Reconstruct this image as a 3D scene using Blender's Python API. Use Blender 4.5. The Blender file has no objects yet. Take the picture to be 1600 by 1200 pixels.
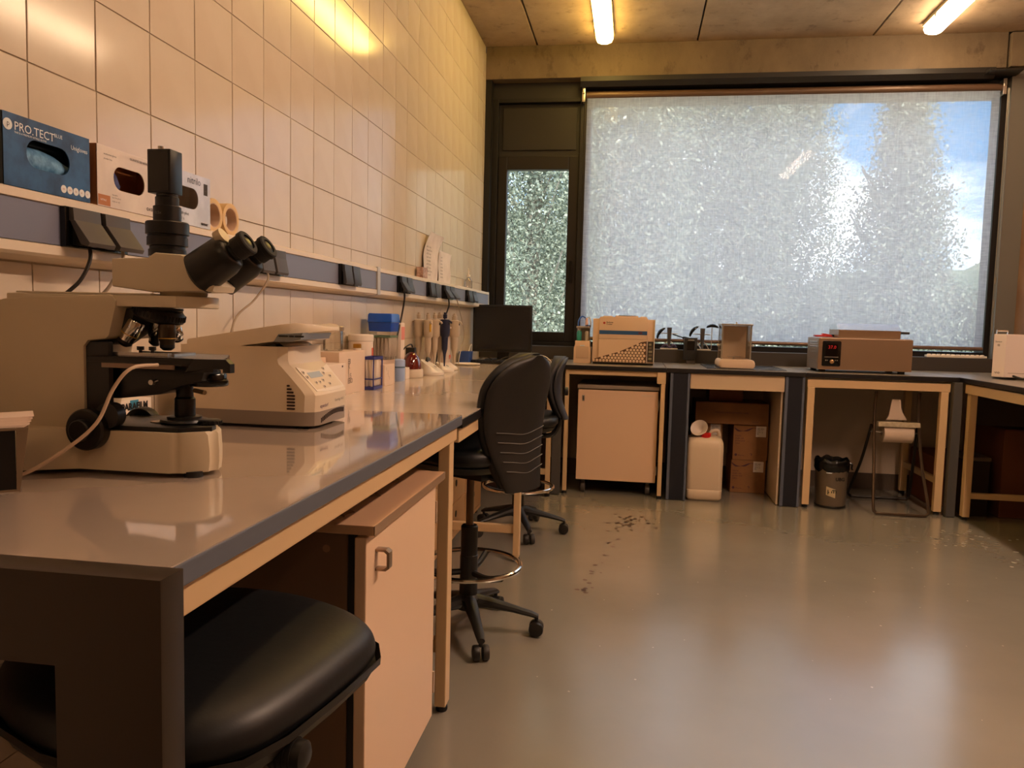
import bpy, bmesh, math, random
import numpy as np
from mathutils import Vector, Matrix
random.seed(7)
S = bpy.context.scene
C = S.collection

# ---------------------------------------------------------------- camera
cam = bpy.data.objects.new('camera', bpy.data.cameras.new('camera'))
C.objects.link(cam)
_r = Vector((0.98780344, 0.15374706, 0.02462123)); _u = Vector((-0.03647235, 0.0747434, 0.9965356)); _w = Vector((-0.15137415, 0.98527928, -0.0794393))
M = Matrix((_r, _u, -_w)).transposed().to_4x4(); M.translation = Vector((0, 0, 1.183))
cam.matrix_world = M
cam.data.sensor_width = 36; cam.data.lens = 1218.13 / 1600 * 36
cam.data.clip_start = .02; cam.data.clip_end = 600
S.camera = cam
# ---------------------------------------------------------------- exposure, sky, sun
S.view_settings.view_transform = 'Standard'; S.view_settings.look = 'None'
S.view_settings.gamma = 1; S.view_settings.use_curve_mapping = False
S.view_settings.exposure = 0.0
LAMP = 30.0; LAMP2 = 15.0; LAMP2R = 150.0; LAMP3 = 12.0; SKY = 3.0; SUN = 8.5
world = bpy.data.worlds.new('sky'); S.world = world; world.use_nodes = True
nt = world.node_tree; nt.nodes.clear()
N = lambda t, **k: (lambda n: ([setattr(n, a, b) for a, b in k.items()], n)[1])(nt.nodes.new(t))
tc = N('ShaderNodeTexCoord'); mp = N('ShaderNodeMapping'); mp.inputs['Scale'].default_value = (1.0, 1.0, 2.6); mp.inputs['Location'].default_value = (.35, .1, .2)
nz = N('ShaderNodeTexNoise'); nz.inputs['Scale'].default_value = 3.2; nz.inputs['Detail'].default_value = 8; nz.inputs['Roughness'].default_value = .55
cr = N('ShaderNodeValToRGB'); cr.color_ramp.elements[0].position = .43; cr.color_ramp.elements[1].position = .60
sx = N('ShaderNodeSeparateXYZ'); gr = N('ShaderNodeValToRGB')
gr.color_ramp.elements[0].position = 0; gr.color_ramp.elements[0].color = (.06, .29, .60, 1)
gr.color_ramp.elements[1].position = .6; gr.color_ramp.elements[1].color = (.04, .19, .46, 1)
mx = N('ShaderNodeMixRGB'); mx.inputs[2].default_value = (1.45, 1.47, 1.50, 1)
bg = N('ShaderNodeBackground'); bg.inputs[1].default_value = SKY; wo = N('ShaderNodeOutputWorld')
L = nt.links.new
L(tc.outputs['Generated'], mp.inputs[0]); L(mp.outputs[0], nz.inputs[0]); L(nz.outputs['Fac'], cr.inputs[0]); L(tc.outputs['Generated'], sx.inputs[0])
L(sx.outputs['Z'], gr.inputs[0]); L(gr.outputs[0], mx.inputs[1]); L(cr.outputs[0], mx.inputs[0]); L(mx.outputs[0], bg.inputs[0]); L(bg.outputs[0], wo.inputs[0])
sun = bpy.data.objects.new('sun', bpy.data.lights.new('sun', 'SUN')); C.objects.link(sun)
sun.data.energy = SUN; sun.data.angle = math.radians(.6); sun.data.color = (1, .95, .86)
sun.rotation_euler = Vector((-.35, .75, -.75)).to_track_quat('-Z', 'Y').to_euler()   # from behind and above the building, onto the trees

# ---------------------------------------------------------------- materials
def srgb(h):
    h = h.lstrip('#'); c = [int(h[i:i+2], 16) / 255 for i in (0, 2, 4)]
    return tuple(x / 12.92 if x <= .04045 else ((x + .055) / 1.055) ** 2.4 for x in c)
MT = {}
def mat(name, col, rough=.5, metal=0, noise=None, bump=0, spec=None, emit=None, scale=8, alpha=None, trans=0, coat=0):
    """principled; noise = second colour blended by fractal noise"""
    if name in MT: return MT[name]
    m = bpy.data.materials.new(name); m.use_nodes = True; t = m.node_tree; b = t.nodes['Principled BSDF']
    c = srgb(col) if isinstance(col, str) else col
    b.inputs['Base Color'].default_value = (*c, 1); b.inputs['Roughness'].default_value = rough; b.inputs['Metallic'].default_value = metal
    if spec is not None: b.inputs['Specular IOR Level'].default_value = spec
    if coat: b.inputs['Coat Weight'].default_value = coat; b.inputs['Coat Roughness'].default_value = .05
    if trans: b.inputs['Transmission Weight'].default_value = trans
    if alpha is not None: b.inputs['Alpha'].default_value = alpha
    if emit: b.inputs['Emission Color'].default_value = (*(srgb(emit[0]) if isinstance(emit[0], str) else emit[0]), 1); b.inputs['Emission Strength'].default_value = emit[1]
    if noise or bump:
        tc = t.nodes.new('ShaderNodeTexCoord'); nz = t.nodes.new('ShaderNodeTexNoise')
        nz.inputs['Scale'].default_value = scale; nz.inputs['Detail'].default_value = 6; nz.inputs['Roughness'].default_value = .6
        t.links.new(tc.outputs['Object'], nz.inputs[0])
        if noise:
            r = t.nodes.new('ShaderNodeValToRGB'); r.color_ramp.elements[0].position = .38; r.color_ramp.elements[1].position = .64
            r.color_ramp.elements[0].color = (*c, 1); r.color_ramp.elements[1].color = (*srgb(noise), 1)
            t.links.new(nz.outputs['Fac'], r.inputs[0]); t.links.new(r.outputs[0], b.inputs['Base Color'])
        if bump:
            bp = t.nodes.new('ShaderNodeBump'); bp.inputs['Strength'].default_value = bump; bp.inputs['Distance'].default_value = .01
            t.links.new(nz.outputs['Fac'], bp.inputs['Height']); t.links.new(bp.outputs[0], b.inputs['Normal'])
    MT[name] = m; return m
def clear_mat(name, tint=(1, 1, 1), gloss=.08, rough=.03, fres=.6):
    """thin clear pane or film: light passes straight, edges mirror (fresnel)"""
    if name in MT: return MT[name]
    m = bpy.data.materials.new(name); m.use_nodes = True; t = m.node_tree; t.nodes.clear()
    o = t.nodes.new('ShaderNodeOutputMaterial'); a = t.nodes.new('ShaderNodeBsdfTransparent'); g = t.nodes.new('ShaderNodeBsdfGlossy'); x = t.nodes.new('ShaderNodeMixShader')
    f = t.nodes.new('ShaderNodeLayerWeight'); f.inputs[0].default_value = .25
    mth = t.nodes.new('ShaderNodeMath'); mth.operation = 'MULTIPLY_ADD'; mth.inputs[1].default_value = fres; mth.inputs[2].default_value = gloss
    t.links.new(f.outputs['Fresnel'], mth.inputs[0]); t.links.new(mth.outputs[0], x.inputs[0])
    a.inputs[0].default_value = (*tint, 1); g.inputs['Roughness'].default_value = rough
    t.links.new(a.outputs[0], x.inputs[1]); t.links.new(g.outputs[0], x.inputs[2]); t.links.new(x.outputs[0], o.inputs[0])
    MT[name] = m; return m

white = mat('white_plastic', '#e6dccf', .38); cream = mat('cream_plastic', '#dccdb8', .42)
black = mat('black_plastic', '#15130f', .42); blackg = mat('black_gloss', '#0b0a09', .16)
steel = mat('steel', '#c9c4bc', .28, .95); brushed = mat('brushed_steel', '#b8a594', .42, .8, bump=.03, scale=60)
chrome = mat('chrome', '#e8e4dc', .12, 1); dark = mat('dark_steel', '#3a3129', .45, .3)

# ---------------------------------------------------------------- mesh helpers
def box(bm, x0, x1, y0, y1, z0, z1, bevel=0, mtx=None):
    vs = [bm.verts.new((x, y, z)) for z in (z0, z1) for y in (y0, y1) for x in (x0, x1)]
    fs = [bm.faces.new([vs[i] for i in q]) for q in ((0, 2, 3, 1), (4, 5, 7, 6), (0, 1, 5, 4), (1, 3, 7, 5), (3, 2, 6, 7), (2, 0, 4, 6))]
    if bevel: 
        es = list({e for f in fs for e in f.edges})
        r = bmesh.ops.bevel(bm, geom=es, offset=bevel, segments=2, affect='EDGES', profile=.6)
        vs = list({v for f in r['faces'] for v in f.verts} | {v for v in vs if v.is_valid})
    if mtx is not None: bmesh.ops.transform(bm, matrix=mtx, verts=[v for v in vs if v.is_valid])
    return bm
def prism(bm, pts, axis, a, b, bevel=0):
    """extrude the polygon pts along axis from a to b. pts are the two other coordinates in x,y,z order"""
    def P(p, c): return {'x': (c, p[0], p[1]), 'y': (p[0], c, p[1]), 'z': (p[0], p[1], c)}[axis]
    A = [bm.verts.new(P(p, a)) for p in pts]; B = [bm.verts.new(P(p, b)) for p in pts]; n = len(pts)
    fs = [bm.faces.new(A), bm.faces.new(B[::-1])] + [bm.faces.new((A[i], B[i], B[(i+1) % n], A[(i+1) % n])) for i in range(n)]
    bmesh.ops.recalc_face_normals(bm, faces=fs)
    if bevel:
        es = list({e for f in fs[:2] for e in f.edges})
        bmesh.ops.bevel(bm, geom=es, offset=bevel, segments=2, affect='EDGES', profile=.6)
    return bm
def basis(d):
    d = Vector(d).normalized(); a = Vector((0, 0, 1)) if abs(d.z) < .9 else Vector((1, 0, 0))
    u = d.cross(a).normalized(); return u, d.cross(u).normalized(), d
def ring_loft(bm, rings, cap=True, closed=False):
    R = [[bm.verts.new(p) for p in r] for r in rings]; n = len(R[0]); fs = []
    for i in range(len(R) - (0 if closed else 1)):
        A, B = R[i], R[(i + 1) % len(R)]
        for k in range(n): fs.append(bm.faces.new((A[k], A[(k+1) % n], B[(k+1) % n], B[k])))
    if cap and not closed: fs.append(bm.faces.new(R[0][::-1])); fs.append(bm.faces.new(R[-1]))
    bmesh.ops.recalc_face_normals(bm, faces=fs)
    return bm
def cyl(bm, p0, p1, r0, r1=None, n=16, cap=True):
    r1 = r0 if r1 is None else r1; p0, p1 = Vector(p0), Vector(p1); u, v, d = basis(p1 - p0)
    R = [[p + (u * math.cos(2*math.pi*k/n) + v * math.sin(2*math.pi*k/n)) * r for k in range(n)] for p, r in ((p0, r0), (p1, r1))]
    return ring_loft(bm, R, cap)
def lathe(bm, prof, o=(0, 0, 0), d=(0, 0, 1), n=20, cap=True):
    """prof: (radius, height) along direction d from o"""
    o = Vector(o); u, v, d = basis(d)
    R = [[o + d * h + (u * math.cos(2*math.pi*k/n) + v * math.sin(2*math.pi*k/n)) * max(r, 1e-4) for k in range(n)] for r, h in prof]
    return ring_loft(bm, R, cap)
def tube(bm, pts, r, n=8, smooth=True, closed=False):
    P = [Vector(p) for p in pts]
    if smooth and len(P) > 2:
        Q = []
        m = len(P); rng = range(m if closed else m - 1)
        for i in rng:
            g = lambda k: P[k % m] if closed else P[max(0, min(m - 1, k))]
            a, b, c, d = g(i-1), g(i), g(i+1), g(i+2)
            for s in range(6):
                t = s / 6; Q.append(.5 * ((2*b) + (c - a)*t + (2*a - 5*b + 4*c - d)*t*t + (3*b - a - 3*c + d)*t**3))
        if not closed: Q.append(P[-1])
        P = Q
    R = []; u = None
    for i, p in enumerate(P):
        m = len(P)
        d = ((P[(i+1) % m] - P[i-1]) if closed else (P[min(i+1, m-1)] - P[max(i-1, 0)])).normalized()
        if u is None: u = basis(d)[0]
        u = (u - d * u.dot(d)).normalized(); v = d.cross(u)
        R.append([p + (u * math.cos(2*math.pi*k/n) + v * math.sin(2*math.pi*k/n)) * r for k in range(n)])
    return ring_loft(bm, R, not closed, closed)
def rrect(w, h, r, n=4, cx=0, cy=0):
    out = []
    for sx, sy, a0 in ((1, 1, 0), (-1, 1, 90), (-1, -1, 180), (1, -1, 270)):
        for k in range(n + 1):
            a = math.radians(a0 + 90 * k / n); out.append((cx + sx * (w/2 - r) + r * math.cos(a), cy + sy * (h/2 - r) + r * math.sin(a)))
    return out
BM = bmesh.new
OFF = {}
def tag(o, label=None, cat=None, group=None, kind=None):
    if label: o['label'] = label
    if cat: o['category'] = cat
    if group: o['group'] = group
    if kind: o['kind'] = kind
    return o
def ob(name, bm, m, parent=None, smooth=True, ang=35, label=None):
    me = bpy.data.meshes.new(name)
    off = OFF.get(parent.name, Vector()) if parent else Vector()
    if off.length: bmesh.ops.translate(bm, vec=-off, verts=bm.verts)
    bm.to_mesh(me); bm.free(); me.materials.append(m)
    if smooth:
        me.polygons.foreach_set('use_smooth', [True] * len(me.polygons)); me.set_sharp_from_angle(angle=math.radians(ang))
    o = bpy.data.objects.new(name, me); C.objects.link(o)
    if parent: o.parent = parent; OFF[o.name] = off
    if label: o['label'] = label
    return o
def thing(name, label, cat, loc=(0, 0, 0), group=None, kind=None):
    """Empty at the base of a thing; its parts are given in world coordinates"""
    o = bpy.data.objects.new(name, None); C.objects.link(o); o.location = loc; o.empty_display_size = .05
    OFF[o.name] = Vector(loc); return tag(o, label, cat, group, kind)
def solo(name, bm, m, label, cat, group=None, kind=None, **k):
    """a thing that is one mesh: its origin goes to its base centre"""
    bm.verts.ensure_lookup_table(); xs = [v.co for v in bm.verts]
    c = Vector(((min(v.x for v in xs) + max(v.x for v in xs)) / 2, (min(v.y for v in xs) + max(v.y for v in xs)) / 2, min(v.z for v in xs)))
    bmesh.ops.translate(bm, vec=-c, verts=bm.verts); o = ob(name, bm, m, None, **k); o.location = c; OFF[o.name] = c
    return tag(o, label, cat, group, kind)
def copy_tree(o, parent=None, loc=None):
    c = o.copy(); C.objects.link(c)
    if parent: c.parent = parent
    if loc is not None: c.location = loc
    OFF[c.name] = Vector(c.location) if parent is None else Vector()
    for ch in list(o.children): copy_tree(ch, c)
    return c
def text(s, size, m, parent, o, right, up, name='lettering', align='LEFT', bold=0, space=1, label=None):
    """flat lettering at o, reading along right, up along up (print a hair proud of its face)"""
    cu = bpy.data.curves.new('t', 'FONT'); cu.body = s; cu.size = size; cu.align_x = align; cu.offset = bold; cu.resolution_u = 2; cu.space_character = space
    t = bpy.data.objects.new('t', cu); C.objects.link(t); dg = bpy.context.evaluated_depsgraph_get()
    me = bpy.data.meshes.new_from_object(t.evaluated_get(dg)); bpy.data.objects.remove(t)
    r = Vector(right).normalized(); u = Vector(up).normalized(); nrm = r.cross(u)
    mx = Matrix((r, u, nrm)).transposed().to_4x4(); mx.translation = Vector(o) + nrm * .0006 - OFF.get(parent.name, Vector())
    me.transform(mx); me.materials.clear(); me.materials.append(m)
    q = bpy.data.objects.new(name, me); C.objects.link(q); q.parent = parent; OFF[q.name] = OFF.get(parent.name, Vector())
    if label: q['label'] = label
    return q
ink = mat('ink', '#2a2421', .6)
# ================================================================= SETTING
WX = -1.2117          # face of the tiled wall
YB = 6.15             # face of the concrete beam and end of the tiled wall
H = 3.31
# floor
def floor_mat():
    m = bpy.data.materials.new('painted_floor'); m.use_nodes = True; t = m.node_tree; b = t.nodes['Principled BSDF']
    tc = t.nodes.new('ShaderNodeTexCoord'); n1 = t.nodes.new('ShaderNodeTexNoise'); n1.inputs['Scale'].default_value = 1.3; n1.inputs['Detail'].default_value = 5
    r = t.nodes.new('ShaderNodeValToRGB'); r.color_ramp.elements[0].position = .35; r.color_ramp.elements[1].position = .68
    r.color_ramp.elements[0].color = (*srgb('#878276'), 1); r.color_ramp.elements[1].color = (*srgb('#918b7f'), 1)
    n2 = t.nodes.new('ShaderNodeTexNoise'); n2.inputs['Scale'].default_value = 5.5; n2.inputs['Detail'].default_value = 3
    bp = t.nodes.new('ShaderNodeBump'); bp.inputs['Strength'].default_value = .10; bp.inputs['Distance'].default_value = .02
    r2 = t.nodes.new('ShaderNodeMapRange'); r2.inputs[3].default_value = .15; r2.inputs[4].default_value = .30; b.inputs['Coat Weight'].default_value = .75; b.inputs['Coat Roughness'].default_value = .17
    for n in (n1, n2): t.links.new(tc.outputs['Object'], n.inputs[0])
    t.links.new(n1.outputs['Fac'], r.inputs[0]); t.links.new(r.outputs[0], b.inputs['Base Color'])
    t.links.new(n2.outputs['Fac'], bp.inputs['Height']); t.links.new(bp.outputs[0], b.inputs['Normal']); t.links.new(n1.outputs['Fac'], r2.inputs[0]); t.links.new(r2.outputs[0], b.inputs['Roughness'])
    return m
bm = BM(); box(bm, -1.4, 3.0, -4, 6.6, -.12, 0)
fl = ob('floor', bm, floor_mat(), smooth=False); tag(fl, 'glossy grey-brown painted floor mirroring the window', 'floor', kind='structure')
def spots(name, pts, m, par):
    bm = BM()
    for x, y, r in pts:
        n = 7; a0 = random.random() * 6
        q = [bm.verts.new((x + r * (.6 + .6 * random.random()) * math.cos(a0 + 2*math.pi*k/n), y + r * (.6 + .6 * random.random()) * math.sin(a0 + 2*math.pi*k/n), .0006)) for k in range(n)]
        bm.faces.new(q)
    o = ob(name, bm, m, par, smooth=False); o['kind'] = 'stuff'; return o
pts = [(.01 + random.gauss(0, .06), 4.68 + random.gauss(0, .10), random.uniform(.006, .016)) for _ in range(70)]
pts += [(-.06 - .12 * t + random.gauss(0, .015), 4.3 - .95 * t + random.gauss(0, .03), random.uniform(.007, .016)) for t in [random.random() for _ in range(22)]]
pts += [(random.uniform(.1, .28), 4.75 + random.gauss(0, .02), random.uniform(.002, .007)) for _ in range(12)]
spots('paint_chips', pts, mat('chip', '#4a3422', .6), fl)
spots('scuff_marks', [(1.9 + random.gauss(0, .13), 4.75 + random.gauss(0, .22), random.uniform(.006, .016)) for _ in range(45)] + [(random.uniform(-.3, 1.9), random.uniform(2.4, 4.8), random.uniform(.001, .005)) for _ in range(60)], mat('scuff', '#a09686', .6), fl)

# tiled wall on the left
wl = thing('wall_left', 'long wall of square glazed cream tiles behind the bench', 'wall', (WX, 2.5, 0), kind='structure')
bm = BM(); box(bm, WX - .15, WX - .0035, -4, YB, -.1, H + .1); ob('grout', bm, mat('grout', '#ab9c86', .8), wl, smooth=False)
tile_m = mat('glazed_tile', '#d3c6b2', .13, noise='#ccbda8', bump=.012, scale=2.5)
bm = BM(); box(bm, -.008, 0, -.0988, .0988, -.0979, .0979, bevel=.0012); me = bpy.data.meshes.new('tile'); bm.to_mesh(me); bm.free(); me.materials.append(tile_m)
TW, TH, Y0, Z0 = .2013, .1987, 1.4298, 1.6755
inview = []; rest = []
for j in range(-27, 24):
    for k in range(-9, 9):
        yc = Y0 + (j + .5) * TW; zc = Z0 + (k + .5) * TH
        if zc > H - .03: continue
        p = Vector((WX, yc, zc)) - Vector((0, 0, 1.183)); d = p.dot(_w); ok = False
        if d > .1:
            px = 800 + 1218 * p.dot(_r) / d; py = 600 - 1218 * p.dot(_u) / d; ok = -90 < px < 1600 and -110 < py < 640 and zc > .8
        (inview if ok else rest).append((yc, zc, d))
inview.sort(key=lambda t: t[2]); rest += inview[300:]; inview = inview[:300]
for yc, zc, d in inview:
    o = bpy.data.objects.new('tile', me); C.objects.link(o); o.parent = wl
    o.location = (0, yc - 2.5, zc); o.rotation_euler = (0, random.gauss(0, .0035), random.gauss(0, .0035))
bm = BM()
for yc, zc, d in rest: box(bm, WX - .008, WX, yc - .0988, yc + .0988, zc - .0979, zc + .0979)
o = ob('tile_field', bm, tile_m, wl, smooth=False); o['kind'] = 'stuff'
# concrete
def concrete(name, a, b, stain):
    m = bpy.data.materials.new(name); m.use_nodes = True; t = m.node_tree; p = t.nodes['Principled BSDF']; p.inputs['Roughness'].default_value = .75
    tc = t.nodes.new('ShaderNodeTexCoord'); mp = t.nodes.new('ShaderNodeMapping'); mp.inputs['Scale'].default_value = (1, 1, .6)
    n1 = t.nodes.new('ShaderNodeTexNoise'); n1.inputs['Scale'].default_value = 2.2; n1.inputs['Detail'].default_value = 9; n1.inputs['Roughness'].default_value = .68
    n2 = t.nodes.new('ShaderNodeTexNoise'); n2.inputs['Scale'].default_value = 9; n2.inputs['Detail'].default_value = 8; n2.inputs['Roughness'].default_value = .7
    r1 = t.nodes.new('ShaderNodeValToRGB'); r1.color_ramp.elements[0].position = .35; r1.color_ramp.elements[1].position = .65
    r1.color_ramp.elements[0].color = (*srgb(a), 1); r1.color_ramp.elements[1].color = (*srgb(b), 1)
    r2 = t.nodes.new('ShaderNodeValToRGB'); r2.color_ramp.elements[0].position = .56; r2.color_ramp.elements[1].position = .68
    mx = t.nodes.new('ShaderNodeMixRGB'); mx.inputs[2].default_value = (*srgb(stain), 1)
    bp = t.nodes.new('ShaderNodeBump'); bp.inputs['Strength'].default_value = .35; bp.inputs['Distance'].default_value = .01
    ml = t.nodes.new('ShaderNodeMath'); ml.operation = 'MULTIPLY'; ml.inputs[1].default_value = .6
    l = t.links.new; l(tc.outputs['Object'], mp.inputs[0])
    for n in (n1, n2): l(mp.outputs[0], n.inputs[0])
    l(n1.outputs['Fac'], r1.inputs[0]); l(n2.outputs['Fac'], r2.inputs[0]); l(r2.outputs[0], ml.inputs[0]); l(ml.outputs[0], mx.inputs[0]); l(r1.outputs[0], mx.inputs[1])
    l(mx.outputs[0], p.inputs['Base Color']); l(n2.outputs['Fac'], bp.inputs['Height']); l(bp.outputs[0], p.inputs['Normal']); return m
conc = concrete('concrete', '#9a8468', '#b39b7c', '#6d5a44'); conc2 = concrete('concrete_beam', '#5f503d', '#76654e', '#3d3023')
ce = thing('ceiling', 'raw concrete slab ceiling with dark open joints', 'ceiling', (0, 0, H), kind='structure')
bm = BM(); box(bm, -1.5, 3.2, -4.1, 6.7, H + .03, H + .25); ob('roof_deck', bm, mat('joint', '#3a2d20', .9), ce, smooth=False)
for x0, x1 in ((-2.03, -.818), (-.806, .388), (.400, 1.627), (1.639, 2.86)):
    bm = BM(); box(bm, max(x0, WX - .003), x1, -4.0, YB, H, H + .05, bevel=.004); ob('concrete_slab', bm, conc, ce, smooth=False)
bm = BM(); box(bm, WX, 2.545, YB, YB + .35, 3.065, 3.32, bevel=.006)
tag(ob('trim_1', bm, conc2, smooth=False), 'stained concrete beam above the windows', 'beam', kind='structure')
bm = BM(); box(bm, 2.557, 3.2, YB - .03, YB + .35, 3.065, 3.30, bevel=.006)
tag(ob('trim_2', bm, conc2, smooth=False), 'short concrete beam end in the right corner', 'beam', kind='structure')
# right and rear walls
wood_wall = mat('brown_board', '#8a6a50', .5, noise='#7a5a42', scale=5)
bm = BM(); box(bm, 2.86, 3.0, -4, 6.5, -.1, 3.5); tag(ob('wall_right', bm, wood_wall, smooth=False), 'brown panelled wall on the right', 'wall', kind='structure')
bm = BM(); box(bm, -1.4, 3.0, -4.15, -4, -.1, 3.5); tag(ob('wall_front', bm, mat('plaster', '#d9c8ae', .7), smooth=False), 'plain plaster wall at the near end of the room', 'wall', kind='structure')
# window wall: low wall, jambs, lintel
frame_m = mat('bronze_frame', '#17110d', .45, .25); frame_d = mat('dark_frame', '#0f0c09', .5, .2); sill_m = mat('dark_sill', '#3a332d', .5, .1)
wb = thing('wall_back', 'window wall with pale plaster below the sill', 'wall', (0, 6.2, 0), kind='structure')
bm = BM(); box(bm, -1.4, 3.1, 6.12, 6.4, -.1, .9); ob('lower_wall', bm, mat('pale_wall', '#cdb9a2', .6), wb, smooth=False)
bm = BM(); box(bm, WX - .1, 3.1, 6.11, 6.52, .898, 1.0, bevel=.003); ob('sill_box', bm, sill_m, wb, smooth=False)
bm = BM(); box(bm, -1.35, -1.165, 6.16, 6.45, 1.0, 3.1); ob('left_jamb', bm, frame_d, wb, smooth=False)
bm = BM(); box(bm, 2.60, 2.90, 6.18, 6.45, 1.0, 3.1); ob('right_jamb', bm, mat('grey_jamb', '#6e6a62', .5, .1), wb, smooth=False)
bm = BM(); box(bm, 2.735, 2.87, 6.02, 6.2, .9, 3.06); ob('brown_post', bm, wood_wall, wb, smooth=False)
bm = BM(); box(bm, -1.3, 2.9, 6.26, 6.5, 2.93, 3.12); ob('lintel', bm, mat('lintel_grey', '#201d1a', .5, .2), wb, smooth=False)
bm = BM(); prism(bm, [(6.13, 3.03), (6.13, 3.065), (6.27, 3.065), (6.27, 2.995), (6.16, 2.995)], 'x', -.47, 2.47); ob('blind_cover', bm, mat('lintel_grey', '#4c463c'), wb, smooth=False)
bm = BM(); prism(bm, [(6.05, 3.02), (6.05, 3.03), (6.25, 3.065), (6.25, 3.01)], 'x', 2.40, 2.62); ob('bent_flap', bm, mat('flap', '#2c2721', .4, .3), wb, smooth=False)
bm = BM(); box(bm, -1.4, 2.9, 6.105, 6.12, 0, .12); tag(ob('baseboard_back', bm, mat('base_dark', '#54463a', .5), smooth=False), 'dark baseboard under the back bench', 'baseboard', kind='structure')
# narrow hinged window on the left
glass = clear_mat('window_glass', (.96, .98, .97), .01, .03, .2)
w1 = thing('window_1', 'narrow dark-framed hinged window beside the tiled wall', 'window', (-.8, 6.3, 1.0), kind='structure')
def frame4(bm, x0, x1, z0, z1, wl_, wr, wb_, wt, y0, y1, bev=.003):
    box(bm, x0, x0 + wl_, y0, y1, z0, z1, bev); box(bm, x1 - wr, x1, y0, y1, z0, z1, bev)
    box(bm, x0 + wl_, x1 - wr, y0 + .002, y1, z0, z0 + wb_, bev); box(bm, x0 + wl_, x1 - wr, y0 + .002, y1, z1 - wt, z1, bev)
bm = BM(); frame4(bm, -1.17, -.44, 1.0, 2.94, .05, .03, .03, .03, 6.24, 6.40); ob('frame', bm, frame_d, w1, smooth=False)
bm = BM(); frame4(bm, -1.12, -.47, 1.03, 2.50, .075, .082, .08, .105, 6.27, 6.34, .006); ob('sash', bm, frame_m, w1, smooth=False)
bm = BM(); box(bm, -1.12, -.47, 6.30, 6.34, 2.50, 2.91); box(bm, -1.09, -.50, 6.285, 6.30, 2.55, 2.88, .004); ob('panel', bm, mat('brown_panel', '#17120e', .5), w1, smooth=False)
bm = BM(); box(bm, -1.05, -.545, 6.31, 6.316, 1.10, 2.40); ob('pane', bm, glass, w1, smooth=False)
bm = BM(); box(bm, -.525, -.500, 6.255, 6.272, 1.50, 1.62, .003); prism(bm, rrect(.022, .15, .01, cx=-.512, cy=1.60), 'y', 6.225, 6.24); cyl(bm, (-.512, 6.27, 1.57), (-.512, 6.235, 1.57), .009); ob('handle', bm, blackg, w1)
for z in (1.35, 1.95, 2.2):
    bm = BM(); cyl(bm, (-1.135, 6.262, z - .04), (-1.135, 6.262, z + .04), .009); ob('hinge', bm, blackg, w1)
# wide fixed window
w2 = thing('window_2', 'wide fixed window with dark bronze frame behind the mesh blind', 'window', (1.05, 6.3, 1.0), kind='structure')
bm = BM(); frame4(bm, -.44, 2.62, 1.0, 2.94, .055, .06, .04, .03, 6.24, 6.40); ob('frame', bm, frame_m, w2, smooth=False)
bm = BM(); box(bm, -.385, 2.56, 6.32, 6.326, 1.04, 2.91); ob('pane', bm, glass, w2, smooth=False)
# mesh roller blind
def mesh_fabric():
    m = bpy.data.materials.new('screen_fabric'); m.use_nodes = True; t = m.node_tree; t.nodes.clear(); l = t.links.new
    o = t.nodes.new('ShaderNodeOutputMaterial'); tr = t.nodes.new('ShaderNodeBsdfTransparent'); df = t.nodes.new('ShaderNodeBsdfDiffuse'); tl = t.nodes.new('ShaderNodeBsdfTranslucent')
    ad = t.nodes.new('ShaderNodeMixShader'); ad.inputs[0].default_value = .62; mxs = t.nodes.new('ShaderNodeMixShader')
    df.inputs[0].default_value = (.42, .46, .60, 1); tl.inputs[0].default_value = (.90, .89, 1.0, 1)
    tc = t.nodes.new('ShaderNodeTexCoord'); mp = t.nodes.new('ShaderNodeMapping'); mp.inputs['Scale'].default_value = (95, 1, 9)
    n = t.nodes.new('ShaderNodeTexNoise'); n.inputs['Scale'].default_value = 1.0; n.inputs['Detail'].default_value = 4
    mp2 = t.nodes.new('ShaderNodeMapping'); mp2.inputs['Scale'].default_value = (12, 1, 95)
    n2 = t.nodes.new('ShaderNodeTexNoise'); n2.inputs['Scale'].default_value = 1.0; n2.inputs['Detail'].default_value = 3
    a = t.nodes.new('ShaderNodeMath'); a.operation = 'ADD'; r = t.nodes.new('ShaderNodeMapRange')
    r.inputs[1].default_value = .72; r.inputs[2].default_value = 1.28; r.inputs[3].default_value = FAB0; r.inputs[4].default_value = FAB1
    l(tc.outputs['Object'], mp.inputs[0]); l(tc.outputs['Object'], mp2.inputs[0]); l(mp.outputs[0], n.inputs[0]); l(mp2.outputs[0], n2.inputs[0])
    l(n.outputs['Fac'], a.inputs[0]); l(n2.outputs['Fac'], a.inputs[1]); l(a.outputs[0], r.inputs[0]); l(r.outputs[0], mxs.inputs[0])
    l(df.outputs[0], ad.inputs[1]); l(tl.outputs[0], ad.inputs[2]); l(tr.outputs[0], mxs.inputs[1]); l(ad.outputs[0], mxs.inputs[2]); l(mxs.outputs[0], o.inputs[0]); return m
FAB0, FAB1 = .33, .50
fab = mesh_fabric()
rb = thing('roller_blind', 'wide translucent woven screen blind lowered over the window', 'blind', (1.06, 6.2, 1.05))
bm = BM(); box(bm, -.418, 2.535, 6.199, 6.2005, 1.075, 2.93); ob('fabric', bm, fab, rb, smooth=False)
bm = BM(); cyl(bm, (-.425, 6.212, 2.945), (2.545, 6.212, 2.945), .028, n=20); ob('roller_tube', bm, mat('tube_brown', '#5d4636', .45, .2), rb)
bm = BM(); cyl(bm, (-.42, 6.2, 1.068), (2.537, 6.2, 1.068), .014); ob('bottom_bar', bm, mat('bar_brown', '#6c5444', .4, .4), rb)
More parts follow.
